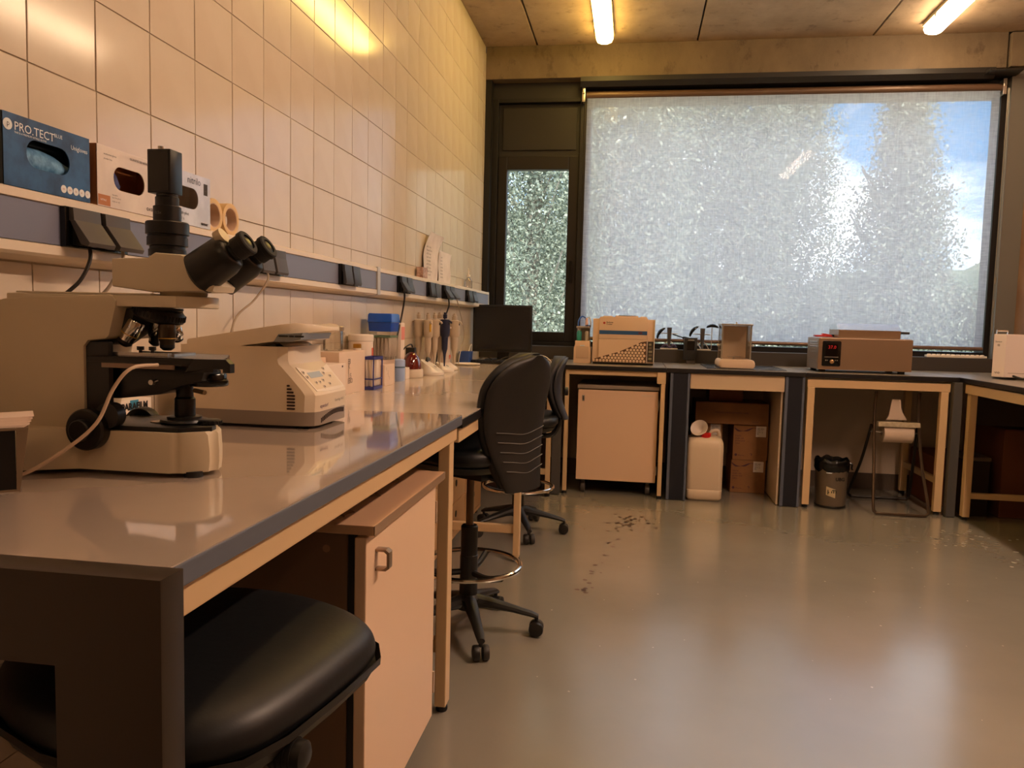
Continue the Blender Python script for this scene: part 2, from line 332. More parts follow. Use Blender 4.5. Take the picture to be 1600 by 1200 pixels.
for x in (-.445, 2.555):
    bm = BM(); box(bm, x - .004, x + .004, 6.18, 6.26, 2.89, 3.0); box(bm, x - .012, x + .012, 6.176, 6.182, 2.89, 3.0, .002); cyl(bm, (x - .008, 6.172, 2.955), (x + .008, 6.172, 2.955), .008); ob('bracket', bm, steel, rb)
bm = BM(); tube(bm, [(2.575, 6.17, 2.93), (2.572, 6.16, 2.3), (2.570, 6.16, 1.5), (2.575, 6.16, 1.16), (2.583, 6.16, 1.5), (2.585, 6.16, 2.3), (2.583, 6.17, 2.93)], .0025, 5)
for k in range(3): cyl(bm, (2.577, 6.16, 1.2 + k * .17), (2.577, 6.16, 1.25 + k * .17), .006)
ob('pull_chain', bm, mat('chain', '#8d8578', .4, .5), rb)
# ceiling lights
def lamp(name, x, y0, y1, label, col, e):
    t = thing(name, label, 'light', (x, (y0 + y1) / 2, H - .085), 'fluorescent ceiling lights')
    bm = BM(); prism(bm, [(x - .06, H), (x - .066, H - .028), (x + .066, H - .028), (x + .06, H)], 'y', y0, y1, .004); ob('housing', bm, mat('lamp_grey', '#cdbf9c', .5), t)
    em = bpy.data.materials.new('lamp_' + name); em.use_nodes = True; b = em.node_tree.nodes['Principled BSDF']; b.inputs['Base Color'].default_value = (.8, .75, .6, 1)
    b.inputs['Emission Color'].default_value = (*col, 1); b.inputs['Emission Strength'].default_value = e
    pr = [(x - .058, H - .029), (x - .062, H - .05), (x - .05, H - .075), (x - .02, H - .087), (x + .02, H - .087), (x + .05, H - .075), (x + .062, H - .05), (x + .058, H - .029)]
    bm = BM(); prism(bm, pr, 'y', y0 + .01, y1 - .01, .01); ob('diffuser', bm, em, t)
    for s, y in ((1, y0 + .25), (-1, y1 - .25)):
        for q in (-1, 1):
            bm = BM(); box(bm, x + q * .066 - .003, x + q * .066 + .003, y - .015, y + .015, H - .05, H - .02, .001); ob('clip', bm, steel, t)
    return t
yel = (1.0, .65, .16); wrm = (1.0, .70, .42)
lamp('ceiling_light', -.285, 4.45, 5.93, 'yellow-glowing fluorescent ceiling light nearest the tiled wall and window', yel, LAMP)
lamp('ceiling_light', 1.96, 4.45, 5.93, 'warm white fluorescent ceiling light above the right bench', wrm, LAMP * 1.3)
for x, c in ((-.285, yel), (1.96, wrm)):  # unseen extra fixtures continuing both rows, added to light the room
    for y in (1.35, -1.75):
        lamp('ceiling_light', x, y, y + 1.48, 'added unseen fluorescent ceiling light %s the camera in the %s row' % ('ahead of' if y > 0 else 'behind', 'left' if x < 0 else 'right'), (1, .62, .32) if x < 0 else (1, .69, .50), LAMP3 if y < 0 else LAMP2 if x < 0 else LAMP2R)
# ================================================================= OUTSIDE
leaf_m = bpy.data.materials.new('leaves'); leaf_m.use_nodes = True; t = leaf_m.node_tree; t.nodes.clear(); l = t.links.new
o = t.nodes.new('ShaderNodeOutputMaterial'); d1 = t.nodes.new('ShaderNodeBsdfDiffuse'); d2 = t.nodes.new('ShaderNodeBsdfTranslucent'); gl = t.nodes.new('ShaderNodeBsdfGlossy')
m1 = t.nodes.new('ShaderNodeMixShader'); m2 = t.nodes.new('ShaderNodeMixShader'); m1.inputs[0].default_value = .35; m2.inputs[0].default_value = .04; gl.inputs['Roughness'].default_value = .35
gi = t.nodes.new('ShaderNodeNewGeometry'); rr = t.nodes.new('ShaderNodeValToRGB')
rr.color_ramp.elements[0].color = (.10, .12, .09, 1); rr.color_ramp.elements[1].color = (.40, .43, .33, 1)
l(gi.outputs['Random Per Island'], rr.inputs[0]); l(rr.outputs[0], d1.inputs[0]); l(rr.outputs[0], d2.inputs[0])
l(d1.outputs[0], m1.inputs[1]); l(d2.outputs[0], m1.inputs[2]); l(m1.outputs[0], m2.inputs[1]); l(gl.outputs[0], m2.inputs[2]); l(m2.outputs[0], o.inputs[0])
bark = mat('bark', '#8c8578', .8, noise='#5e564a', scale=6)
GZ = -4.0
def poplar(name, x, y, h, prof, n, label, seed, size=.078):
    """prof: (height fraction, crown radius) list"""
    rng = np.random.default_rng(seed); random.seed(seed)
    t = thing(name, label, 'tree', (x, y, GZ), 'trees outside the window')
    bm = BM(); lean = random.uniform(-.3, .3)
    tube(bm, [(x, y, GZ), (x + lean * .3, y, GZ + h * .4), (x + lean, y, GZ + h * .95)], .16, 7)
    for k in range(26):
        z = GZ + h * random.uniform(.15, .85); a = random.random() * 6.28; f = (z - GZ) / h; R = np.interp(f, *zip(*prof)) * .85
        tube(bm, [(x, y, z), (x + .5 * R * math.cos(a), y + .5 * R * math.sin(a), z + R * .8), (x + R * math.cos(a), y + R * math.sin(a), z + R * 1.7)], .022, 4)
    ob('trunk', bm, bark, t)
    nc = n // 9; fz = rng.random(nc) ; R = np.interp(fz, *zip(*prof)); keep = rng.random(nc) < (R / max(R)) ** .8 + .15
    fz = fz[keep]; R = R[keep]; a = rng.random(len(fz)) * 2 * np.pi; rad = R * np.sqrt(rng.random(len(fz))) * rng.uniform(.75, 1.12, len(fz))
    cx = x + rad * np.cos(a); cy = y + rad * np.sin(a); cz = GZ + fz * h
    P = np.stack([cx, cy, cz], 1).repeat(22, 0) + rng.normal(0, 1, (len(cx) * 22, 3)) * np.array([.20, .20, .28])
    m = len(P); u = rng.normal(0, 1, (m, 3)); u /= np.linalg.norm(u, axis=1)[:, None]; v = rng.normal(0, 1, (m, 3)); v -= u * (u * v).sum(1)[:, None]; v /= np.linalg.norm(v, axis=1)[:, None]
    s = rng.uniform(.4, 1, (m, 1)) * size
    V = np.stack([P - u * s, P - v * s * .6, P + u * s, P + v * s * .6], 1).reshape(-1, 3) - np.array([x, y, GZ])
    me = bpy.data.meshes.new('foliage'); me.vertices.add(len(V)); me.vertices.foreach_set('co', V.astype(np.float32).ravel())
    me.loops.add(m * 4); me.loops.foreach_set('vertex_index', np.arange(m * 4, dtype=np.int32)); me.polygons.add(m)
    me.polygons.foreach_set('loop_start', np.arange(0, m * 4, 4, dtype=np.int32)); me.polygons.foreach_set('loop_total', np.full(m, 4, dtype=np.int32)); me.update(calc_edges=True)
    me.materials.append(leaf_m); o = bpy.data.objects.new('foliage', me); C.objects.link(o); o.parent = t; o['kind'] = 'stuff'
wide = [(0, .6), (.1, 1.7), (.35, 2.1), (.6, 1.9), (.85, 1.1), (1, .2)]
poplar('poplar_tree', 7.75, 25, 13.3, [(0, .8), (.2, 1.9), (.5, 1.65), (.62, 1.35), (.76, .85), (.9, .6), (1, .25)], 30000, 'tall slender poplar standing alone against blue sky, right part of the wide window', 11)
poplar('poplar_tree', 5.6, 31, 19.5, [(0, 1), (.15, 2.0), (.4, 2.1), (.7, 1.5), (.9, 1.1), (1, .3)], 36000, 'tall poplar left of the gap of blue sky', 12)
poplar('poplar_tree', 3.0, 26, 17.5, wide, 40000, 'broad poplar in the middle of the tree mass', 13)
poplar('poplar_tree', .9, 31, 19.5, wide, 36000, 'farther poplar between the two nearer broad ones', 18)
poplar('poplar_tree', -.65, 21.3, 16.5, wide, 40000, 'poplar behind the left edge of the wide blind', 14)
poplar('poplar_tree', -2.15, 15.5, 14.0, [(0, .5), (.1, 1.2), (.35, 1.6), (.6, 1.4), (.85, .9), (1, .2)], 42000, 'poplar with pale trunk seen through the narrow window', 15, .05)
poplar('bushy_tree', 11.0, 29, 6.4, [(0, 1.0), (.3, 1.5), (.7, 1.1), (1, .3)], 14000, 'low bushy tree at the right edge of the wide window', 16)
poplar('bushy_tree', 8.6, 36, 7.5, [(0, 1.5), (.3, 2.2), (.7, 1.6), (1, .3)], 14000, 'low bushy tree filling the foot of the gap between the poplars', 17)
random.seed(21)
bm = BM(); vs = []
bot = []; top = []
for k in range(41):
    a = math.radians(20 + k * 3.5); R = 150; x = R * math.cos(a); y = R * math.sin(a)
    hh = 12 + 7 * math.sin(k * .55 + 2) + 2.5 * math.sin(k * 1.7)
    bot.append(bm.verts.new((x, y, -12))); top.append(bm.verts.new((x * 1.35, y * 1.35, 1.2 * hh + 6)))
for k in range(40): bm.faces.new((bot[k], bot[k+1], top[k+1], top[k]))
tag(ob('hill', bm, mat('hill_green', '#5d6a58', .9, noise='#78806c', scale=.05)), 'distant wooded hill ridge behind the trees', 'hill', kind='structure')
bm = BM(); box(bm, -120, 160, 7.0, 160, GZ - .2, GZ); tag(ob('ground', bm, mat('dry_ground', '#cfc3a8', .9, noise='#a9a98a', scale=.3), smooth=False), 'pale dry ground outside below the window', 'ground', kind='structure')
# ================================================================= BENCHES
oak = mat('cream_steel', '#dab98c', .45, spec=.4); edge_b = mat('blue_grey_edge', '#5f6470', .4); edge_k = mat('black_edge', '#191719', .35)
top_g = mat('grey_laminate', '#b0a093', .06, noise='#b5a598', scale=3, coat=.8); top_c = mat('cream_laminate', '#d3c2b0', .16, noise='#cdbba8', scale=4, coat=.3)
top_k = mat('speckled_grey_top', '#7d756c', .28, noise='#8a8277', scale=40); rub = mat('rubber', '#141210', .7)
def leg(parent, x0, x1, y0, y1, z1, foot=True):
    bm = BM(); box(bm, x0, x1, y0, y1, .022, z1, .003); g = ob('leg', bm, oak, parent, smooth=False)
    bm = BM(); cx, cy = (x0+x1)/2, (y0+y1)/2; lathe(bm, [(.016, 0), (.018, .006), (.018, .014), (.010, .016), (.010, .024)], (cx, cy, 0), n=12); ob('foot', bm, rub, g)
def slab(parent, x0, x1, y0, y1, z, em, tm, th=.03):
    bm = BM(); box(bm, x0, x1, y0, y1, z - th, z - .002, .002); ob('worktop', bm, em, parent, smooth=False)
    bm = BM(); box(bm, x0 + .0015, x1 - .002, y0 + .002, y1 - .002, z - .0022, z); ob('work_surface', bm, tm, parent, smooth=False)
BX = -.50
b1 = thing('lab_bench', 'grey glossy topped lab bench in the foreground carrying the microscope', 'bench', (-.85, 1.5, 0), 'benches along the tiled wall')
slab(b1, WX + .006, BX, .776, 2.286, .90, edge_b, top_g)
bm = BM(); box(bm, -.548, -.512, .776, 2.27, .826, .87, .003); box(bm, -1.19, -1.16, .776, 2.27, .826, .87, .003); box(bm, -1.16, -.548, 2.22, 2.255, .826, .87, .003); ob('rail', bm, oak, b1, smooth=False)
leg(b1, -.552, -.518, 2.205, 2.26, .826); leg(b1, -1.19, -1.156, 2.205, 2.26, .826)
bm = BM(); box(bm, -1.156, -.552, 2.215, 2.25, .185, .225, .003); ob('stretcher', bm, oak, b1, smooth=False)
panel_m = mat('brown_steel_panel', '#3b3026', .38, .35)
bm = BM(); prism(bm, [(-1.2, .905), (-.478, .905), (-.478, 0.01), (-.605, .01), (-.605, .80), (-1.05, .80), (-1.05, .01), (-1.2, .01)], 'y', .730, .774, .004); ob('end_panel', bm, panel_m, b1, ang=30)
b2 = thing('lab_bench', 'cream topped lab bench with black edge, middle of the wall run under the pipettes', 'bench', (-.85, 3.0, 0), 'benches along the tiled wall')
slab(b2, WX + .006, BX, 2.292, 3.80, .888, edge_k, top_c)
bm = BM(); box(bm, -.548, -.512, 2.30, 3.79, .812, .858, .003); box(bm, -1.19, -1.16, 2.30, 3.79, .812, .858, .003); ob('rail', bm, oak, b2, smooth=False)
leg(b2, -.550, -.520, 3.73, 3.785, .812); leg(b2, -1.19, -1.156, 3.73, 3.785, .812)
bm = BM(); box(bm, -1.156, -.550, 3.74, 3.775, .14, .18, .003); ob('stretcher', bm, oak, b2, smooth=False)
b3 = thing('lab_bench', 'cream topped corner bench with black edge carrying the monitor', 'bench', (-.85, 5, 0), 'benches along the tiled wall')
slab(b3, WX + .006, BX, 3.806, 6.105, .888, edge_k, top_c)
bm = BM(); box(bm, -.548, -.512, 3.81, 5.28, .812, .858, .003); box(bm, -1.19, -1.16, 3.81, 6.0, .812, .858, .003); ob('rail', bm, oak, b3, smooth=False)
leg(b3, -.560, -.530, 5.22, 5.27, .812); leg(b3, -1.19, -1.156, 5.22, 5.27, .812)
bm = BM(); box(bm, -1.156, -.560, 5.225, 5.26, .15, .19, .003); ob('stretcher', bm, oak, b3, smooth=False)
solo_m = mat('grey_post', '#4c4a48', .5)
bm = BM(); box(bm, -.528, -.468, 5.30, 5.36, .004, .855, .003); solo('corner_post', bm, solo_m, 'dark grey steel corner post under the bench corner behind the stools', 'post', smooth=False)
# window-side benches
FY = 5.33
def beam_bench(label, x0, x1): 
    t = thing('lab_bench', label, 'bench', ((x0 + x1) / 2, 5.7, 0), 'benches under the windows')
    slab(t, x0, x1, FY, 6.105, .90, edge_k, top_k); return t
b4 = beam_bench('black edged window bench over the rolling cabinet', -.496, .228)
bm = BM(); box(bm, -.45, .19, FY + .02, FY + .05, .835, .869, .003); ob('rail', bm, oak, b4, smooth=False)
leg(b4, -.452, -.425, FY + .02, FY + .06, .835); leg(b4, .198, .226, FY + .01, FY + .05, .868)
bm = BM(); box(bm, .17, .228, FY + .005, FY + .055, .79, .869, .003); ob('bracket', bm, oak, b4, smooth=False)
b5 = beam_bench('window bench on navy posts holding the balance and its stone slab', .230, 1.128)
navy = mat('navy_panel', '#171b27', .4); strip = mat('blue_grey_strip', '#5a6273', .4)
for a, b in ((.258, .388), (1.004, 1.126)):
    bm = BM(); box(bm, a + .02, b - .016, FY + .012, 6.08, .004, .868); p = ob('pedestal', bm, navy, b5, smooth=False)
    bm = BM(); box(bm, a, a + .019, FY + .008, FY + .04, .004, .868, .002); box(bm, b - .015, b, FY + .008, FY + .04, .004, .868, .002); ob('edge_strip', bm, strip, p, smooth=False)
bm = BM(); box(bm, .392, 1.0, FY + .02, FY + .04, .765, .868, .002); ob('apron', bm, mat('apron', '#d9bf9c', .45), b5, smooth=False)
bm = BM(); box(bm, .985, 1.0, FY + .045, 6.08, .004, .764, .002); ob('side_panel', bm, mat('side_white', '#cbb59c', .45), b5, smooth=False)
bm = BM(); box(bm, .50, 1.02, 5.40, 5.95, .9005, .906, .002); ob('stone_slab', bm, mat('stone', '#201c1a', .25, noise='#2b2622', scale=60), b5, smooth=False)
b6 = beam_bench('window bench over the waste bin and paper roll stand', 1.130, 2.068)
bm = BM(); box(bm, 1.142, 2.02, FY + .015, FY + .05, .803, .855, .003); ob('rail', bm, oak, b6, smooth=False)
leg(b6, 1.146, 1.192, FY + .015, FY + .055, .803); leg(b6, 1.965, 2.012, FY + .015, FY + .055, .803); leg(b6, 1.965, 2.012, 6.0, 6.04, .803)
bm = BM(); box(bm, 1.975, 2.0, FY + .055, 6.0, .20, .24, .002); ob('stretcher', bm, oak, b6, smooth=False)
bm = BM(); box(bm, 2.024, 2.078, FY - .03, FY + .03, .004, .868, .003); solo('corner_post', bm, solo_m, 'dark grey steel post at the right bench corner', 'post', smooth=False)
b7 = thing('lab_bench', 'bench running along the right wall toward the camera, white device on it', 'bench', (2.45, 4.6, 0))
slab(b7, 2.07, 2.85, 3.1, 6.105, .90, edge_k, top_k)
bm = BM(); box(bm, 2.085, 2.12, 3.12, 5.29, .803, .862, .003); ob('rail', bm, oak, b7, smooth=False)
for y in (5.235, 3.2): leg(b7, 2.098, 2.14, y, y + .05, .803); leg(b7, 2.78, 2.82, y, y + .05, .803)
bm = BM(); box(bm, 2.14, 2.78, 5.24, 5.28, .14, .175, .002); ob('stretcher', bm, oak, b7, smooth=False)
bm = BM(); box(bm, 2.14, 2.84, 5.34, 5.36, .60, .86); ob('modesty_panel', bm, mat('dark_brown_board', '#2c1c12', .6), b7, smooth=False)

# ---------------------------------------------------------------- dado trunking
tr = thing('wall_trunking', 'long cream and blue-grey electrical trunking along the tiled wall', 'trunking', (-1.18, 3.5, 1.28))
tw = mat('trunk_cream', '#ddcfbb', .35); tb = mat('trunk_blue', '#74788c', .42)
XF = -1.147
prof = [(WX, 1.41), (XF - .004, 1.412), (XF, 1.408), (XF, 1.394), (XF - .008, 1.392), (XF - .008, 1.314), (XF, 1.312), (XF, 1.294), (XF - .008, 1.288), (WX, 1.281)]
for a, b in ((-.3, 3.395), (3.435, 6.132)):
    bm = BM(); prism(bm, prof, 'y', a, b); ob('trunk_body', bm, tw, tr, smooth=False)
    bm = BM(); box(bm, XF - .0078, XF - .003, a + .002, b - .002, 1.3145, 1.3915, .001); ob('cover_strip', bm, tb, tr, smooth=False)
bm = BM(); prism(bm, [(WX, 1.413), (XF + .003, 1.415), (XF + .004, 1.29), (WX, 1.279)], 'y', 3.396, 3.434, .001); ob('joint_cover', bm, mat('joint_grey', '#b9b4ac', .3, .2), tr, smooth=False)
bm = BM(); prism(bm, [(WX, 1.413), (XF + .001, 1.413), (XF + .002, 1.29), (WX, 1.279)], 'y', 6.133, 6.145, .002); ob('end_cap', bm, mat('end_white', '#d9d8d6', .35), tr, smooth=False)
sk = mat('socket_grey', '#4b4746', .5); skd = mat('socket_dark', '#3f4045', .45)
def sockets(y0, w, tilts, label, m=sk):
    n = len(tilts); t = thing('wall_socket', label, 'socket', (XF, y0 + n * w / 2, 1.31), 'sockets on the trunking')
    bm = BM(); box(bm, XF - .003, XF + .010, y0, y0 + n * w, 1.312, 1.394, .002); ob('back_plate', bm, blackg, t, smooth=False)
    for k, ti in enumerate(tilts):
        a = y0 + k * w + w * .10; b = y0 + (k + 1) * w - w * .06; X = XF + .010
        bm = BM(); prism(bm, [(X, 1.393), (X + .010, 1.392), (X + .012, 1.366), (X, 1.366)], 'y', a, b, .001); c = ob('socket', bm, m, t)
        bm = BM(); pr = [(X + .001, 1.366), (X + .013, 1.367), (X + .016 + ti, 1.322), (X + .012 + ti, 1.314), (X + .002 + ti * .75, 1.318)]
        prism(bm, pr, 'y', a, b, .003); ob('flap', bm, m, c)
        bm = BM(); box(bm, X, X + .008, a + .01, b - .01, 1.318, 1.362); ob('outlet', bm, black, c, smooth=False)
    return t
sockets(1.432, .098, (.030, .030), 'black double socket with tilted grey flaps, below the blue glove box')
sockets(2.235, .095, (.006, .006), 'double grey socket behind the microscope eyepieces')
sockets(2.935, .095, (.004, .004), 'double dark socket with closed flaps left of the trunking joint', skd)
sockets(3.70, .10, (.026, .012), 'double dark socket right of the trunking joint with a black cable', skd)
sockets(4.25, .11, (.004, .004), 'closed dark socket pair below the pinned papers', skd)
sockets(4.60, .13, (.026, .034), 'dark sockets with raised flaps and two cables, below the pinned papers', skd)
sockets(5.27, .14, (.004, .012), 'dark socket pair at the far end of the trunking, above the monitor', skd)
def cable(pts, r, m, label, cat='cable', group='cables plugged into the trunking', name='cable'):
    bm = BM(); tube(bm, pts, r, 7); return solo(name, bm, m, label, cat, group)
cb = mat('cable_black', '#1c1713', .5); cg = mat('cable_beige', '#a99a86', .5); cw = mat('cable_white', '#d8cdbd', .5)
cable([(-1.125, 1.485, 1.318), (-1.12, 1.480, 1.29), (-1.125, 1.455, 1.245), (-1.15, 1.42, 1.20), (-1.17, 1.36, 1.12), (-1.16, 1.30, .95), (-1.155, 1.28, .905)], .0040, cb, 'black cable hanging from the first socket behind the microscope')
cable([(-1.115, 1.578, 1.318), (-1.115, 1.576, 1.29), (-1.13, 1.555, 1.24), (-1.16, 1.53, 1.18), (-1.17, 1.50, 1.05), (-1.16, 1.46, .95), (-1.155, 1.45, .905)], .0038, cg, 'beige cable hanging beside the black one from the first socket')
cable([(-1.125, 2.285, 1.318), (-1.122, 2.28, 1.29), (-1.15, 2.25, 1.23), (-1.18, 2.18, 1.16), (-1.18, 2.14, 1.0), (-1.175, 2.13, .91)], .0034, cg, 'beige cable curving down behind the open centrifuge lid')
cable([(-1.125, 3.745, 1.32), (-1.125, 3.75, 1.28), (-1.14, 3.745, 1.18), (-1.155, 3.70, 1.05), (-1.16, 3.66, .95), (-1.15, 3.65, .895)], .0046, cb, 'black cable dropping behind the blue pipette tip boxes')
cable([(-1.12, 4.66, 1.32), (-1.12, 4.67, 1.27), (-1.14, 4.66, 1.2), (-1.155, 4.62, 1.1), (-1.16, 4.55, .95), (-1.15, 4.5, .895)], .0046, cb, 'black cable dropping behind the pipettes')
cable([(-1.11, 4.84, 1.32), (-1.11, 4.90, 1.27), (-1.13, 5.10, 1.18), (-1.14, 5.22, 1.08), (-1.15, 5.15, .97), (-1.14, 5.05, .895)], .0034, cg, 'thin grey cable looping down to the right of the pipettes')
# ---------------------------------------------------------------- things on the ledge
LZ = 1.4125
def panel_open(bm, y0, y1, z0, z1, cy, cz, w, h, x0, x1, n=6):
    """box front (facing +x) with a rounded slot cut through"""
    inner = rrect(w, h, h * .48, n, cy, cz); m = len(inner)
    def outer(p):
        dy, dz = p[0] - cy, p[1] - cz
        k = min(((y1 - cy) if dy > 0 else (y0 - cy)) / dy if abs(dy) > 1e-9 else 9e9, ((z1 - cz) if dz > 0 else (z0 - cz)) / dz if abs(dz) > 1e-9 else 9e9)
        return (cy + dy * k, cz + dz * k)
    out = [outer(p) for p in inner]
    for cyy, czz in ((y1, z1), (y0, z1), (y0, z0), (y1, z0)):
        i = min(range(m), key=lambda i: (out[i][0] - cyy) ** 2 + (out[i][1] - czz) ** 2); out[i] = (cyy, czz)
    I = [bm.verts.new((x1, *p)) for p in inner]; O = [bm.verts.new((x1, *p)) for p in out]; J = [bm.verts.new((x0, *p)) for p in inner]
    fs = []
    for k in range(m):
        q = (k + 1) % m; fs.append(bm.faces.new((I[k], I[q], O[q], O[k]))); fs.append(bm.faces.new((I[k], J[k], J[q], I[q])))
    bmesh.ops.recalc_face_normals(bm, faces=fs)
def glove_box(y0, y1, z1, label, front, side, inside, x1=-1.149, x0=-1.209, gw=.30, gs=0):
    t = thing('glove_box', label, 'box', (-1.18, (y0 + y1) / 2, LZ), 'glove boxes on the trunking ledge')
    bm = BM(); prism(bm, [(x0, LZ), (x1 - .0022, LZ), (x1 - .0022, z1), (x0, z1)], 'y', y0, y1)
    fs = [f for f in bm.faces if all(abs(v.co.x - (x1 - .0022)) < 1e-5 for v in f.verts)]; bmesh.ops.delete(bm, geom=fs, context='FACES_ONLY'); ob('carton', bm, side, t, smooth=False)
    bm = BM(); panel_open(bm, y0, y1, LZ, z1, (y0 + y1) / 2 - .002, LZ + (z1 - LZ) * .52, (y1 - y0) * .50, (z1 - LZ) * .40, x1 - .0022, x1); ob('front_face', bm, front, t, smooth=False)
    bm = BM(); cy, cz = (y0 + y1) / 2, LZ + (z1 - LZ) * .45; random.seed(int(y0 * 100))
    R = []
    for i in range(7):
        a = i / 6 * math.pi; R.append([(x1 - .012 + .008 * math.sin(k * 1.9 + i), cy + (y1 - y0) * .24 * math.cos(a) + .008 * math.sin(k * 2.3), cz + (z1 - LZ) * .13 * math.sin(2*math.pi*k/8) * (math.sin(a) + .25) + .004 * random.uniform(-1, 1)) if 0 else
            (x1 - .022 + .010 * math.cos(2*math.pi*k/8) + random.uniform(-.002, .002), cy + (y1 - y0) * gw * math.cos(a) - gs + random.uniform(-.004, .004), cz - .004 + (z1 - LZ) * .17 * math.sin(2*math.pi*k/8) * (math.sin(a) + .3) + random.uniform(-.003, .003)) for k in range(8)])
    ring_loft(bm, R); ob('gloves', bm, inside, t, ang=60)
    return t
blu = mat('box_blue', '#1a3a5e', .38, noise='#2d5c8c', scale=14)
g1 = glove_box(1.292, 1.522, 1.545, 'dark blue disposable glove box, leftmost on the ledge', blu, mat('box_navy', '#10222e', .4), mat('glove_teal', '#24608f', .45, noise='#7aaed6', scale=30))
tx = mat('print_white', '#dfe3e4', .5); GX = -1.149
text('PRO.TECT', .0225, tx, g1, (GX, 1.318, 1.516), (0, 1, 0), (0, 0, 1)); text('BLUE', .010, tx, g1, (GX, 1.420, 1.526), (0, 1, 0), (0, 0, 1))
text('THIS IS A PREMIUM NITRILE GLOVE', .0052, tx, g1, (GX, 1.318, 1.510), (0, 1, 0), (0, 0, 1)); text('Unigloves', .0125, tx, g1, (GX, 1.466, 1.512), (0, 1, 0), (0, 0, 1))
bm = BM(); lathe(bm, [(.0105, 0), (.0105, .001)], (GX, 1.303, 1.523), (1, 0, 0), 20); lathe(bm, [(.0075, 0.001), (.0075, .0012)], (GX, 1.303, 1.523), (1, 0, 0), 20); ob('emblem', bm, tx, g1)
text('p', .014, mat('box_navy', '#10222e'), g1, (GX + .0016, 1.299, 1.520), (0, 1, 0), (0, 0, 1))
for k in range(5):
    bm = BM(); lathe(bm, [(.0078, 0), (.0078, .0006)], (GX, 1.444 + k * .0175, 1.4285), (1, 0, 0), 16); q = ob('round_symbol', bm, tx, g1)
    text(('EN', '374', 'CE', 'III', '0'), .006, mat('print_red', '#b04438', .6), q, (0, 0, 0), (0, 1, 0), (0, 0, 1)) if 0 else text(('EN', '374', 'CE', 'III', 'O')[k], .005, mat('print_red', '#b04438', .6), q, (GX + .0008, 1.4395 + k * .0175, 1.4267), (0, 1, 0), (0, 0, 1))
wbx = mat('box_white', '#e2d5c6', .3, noise='#d3c5b8', scale=9); wside = mat('box_tan', '#a2673c', .5); gin = mat('glove_indigo', '#20264e', .5, noise='#4550a0', scale=26)
g2 = glove_box(1.545, 1.768, 1.543, 'white glove box with orange corner, middle one on the ledge', wbx, wside, gin, gw=.10, gs=.04)
bm = BM(); box(bm, GX, GX + .0006, 1.547, 1.586, 1.4145, 1.437); ob('orange_patch', bm, mat('orange_print', '#b3713f', .5), g2, smooth=False)
text('NITRILE', .0055, tx, g2, (GX + .0006, 1.553, 1.424), (0, 1, 0), (0, 0, 1))
for z, s in ((1.524, 'examination gloves'), (1.514, 'powder free')): text(s, .0055, ink, g2, (GX, 1.566, z), (0, 1, 0), (0, 0, 1))
text('GUANTES DE NITRILO 37', .0075, ink, g2, (GX, 1.655, 1.529), (0, 1, 0), (0, 0, 1))
for z, s in ((1.440, 'disposable'), (1.434, 'latex free gloves'), (1.426, 'single use only')): text(s, .0045, ink, g2, (GX, 1.592, z), (0, 1, 0), (0, 0, 1))
text('nuevo', .017, ink, g2, (GX, 1.757, 1.432), (0, -1, 0), (0, 0, -1))
g3 = glove_box(1.772, 1.998, 1.547, 'silvery white glove box partly behind the microscope camera, rightmost on the ledge', mat('box_silver', '#d8d2ce', .22, .2, noise='#c2bcb8', scale=12), wbx, gin, gw=.10, gs=.04)
text('nitrilo', .026, mat('ink_blue', '#3b4252', .5), g3, (GX, 1.888, 1.521), (0, 1, 0), (0, 0, 1)); text('fresh plus', .0125, ink, g3, (GX, 1.845, 1.437), (0, 1, 0), (0, 0, 1)); text('100 u.', .012, ink, g3, (GX, 1.845, 1.424), (0, 1, 0), (0, 0, 1))
text('sanuer', .013, ink, g3, (GX, 1.951, 1.420), (0, 1, 0), (0, 0, 1), bold=.0004)
for k in range(9):
    bm = BM(); box(bm, GX, GX + .0005, 1.966 + .0022 * k, 1.967 + .0022 * k, 1.50, 1.53); ob('bar', bm, ink, g3, smooth=False)
tape_m = mat('masking_tape', '#d9b77f', .5); core = mat('tape_core', '#c8ab93', .6)
for y, lb in ((2.046, 'roll of masking tape leaning against the glove box'), (2.139, 'roll of masking tape, the right one on the ledge')):
    t = thing('tape_roll', lb, 'tape', (-1.18, y, LZ), 'masking tape rolls')
    for nm, ro, ri, m, e in (('tape', .046, .034, tape_m, 0), ('core', .0338, .0315, core, -.0005)):
        bm = BM(); o_ = (-1.195, y, LZ + .046)
        prof_ = [(ri, -e), (ro, -e), (ro, .030 + e), (ri, .030 + e)]
        R = [[Vector(o_) + Vector((h, r * math.cos(2*math.pi*k/32), r * math.sin(2*math.pi*k/32))) for k in range(32)] for r, h in prof_]
        ring_loft(bm, R, False, True); ob(nm, bm, m, t)
pap = mat('paper', '#ddd2cb', .7, noise='#cfc3bc', scale=10)
def paper(y0, y1, z0, z1, curl, label, lean=.004):
    bm = BM(); n = 8; G = []
    for i in range(n + 1):
        f = i / n; z = z0 + (z1 - z0) * f; x = -1.196 - lean * f + curl * max(0, f - .55) ** 2
        G.append([(bm.verts.new((x + .002 * math.sin(j * 1.3 + i) , y0 + (y1 - y0) * j / 4 + curl * 1.2 * max(0, f - .5), z)), bm.verts.new((x - .0008 + .002 * math.sin(j * 1.3 + i), y0 + (y1 - y0) * j / 4 + curl * 1.2 * max(0, f - .5), z))) for j in range(5)])
    for i in range(n):
        for j in range(4):
            for s in (0, 1):
                q = [G[i][j][s], G[i][j+1][s], G[i+1][j+1][s], G[i+1][j][s]]; bm.faces.new(q if s == 0 else q[::-1])
    return bm
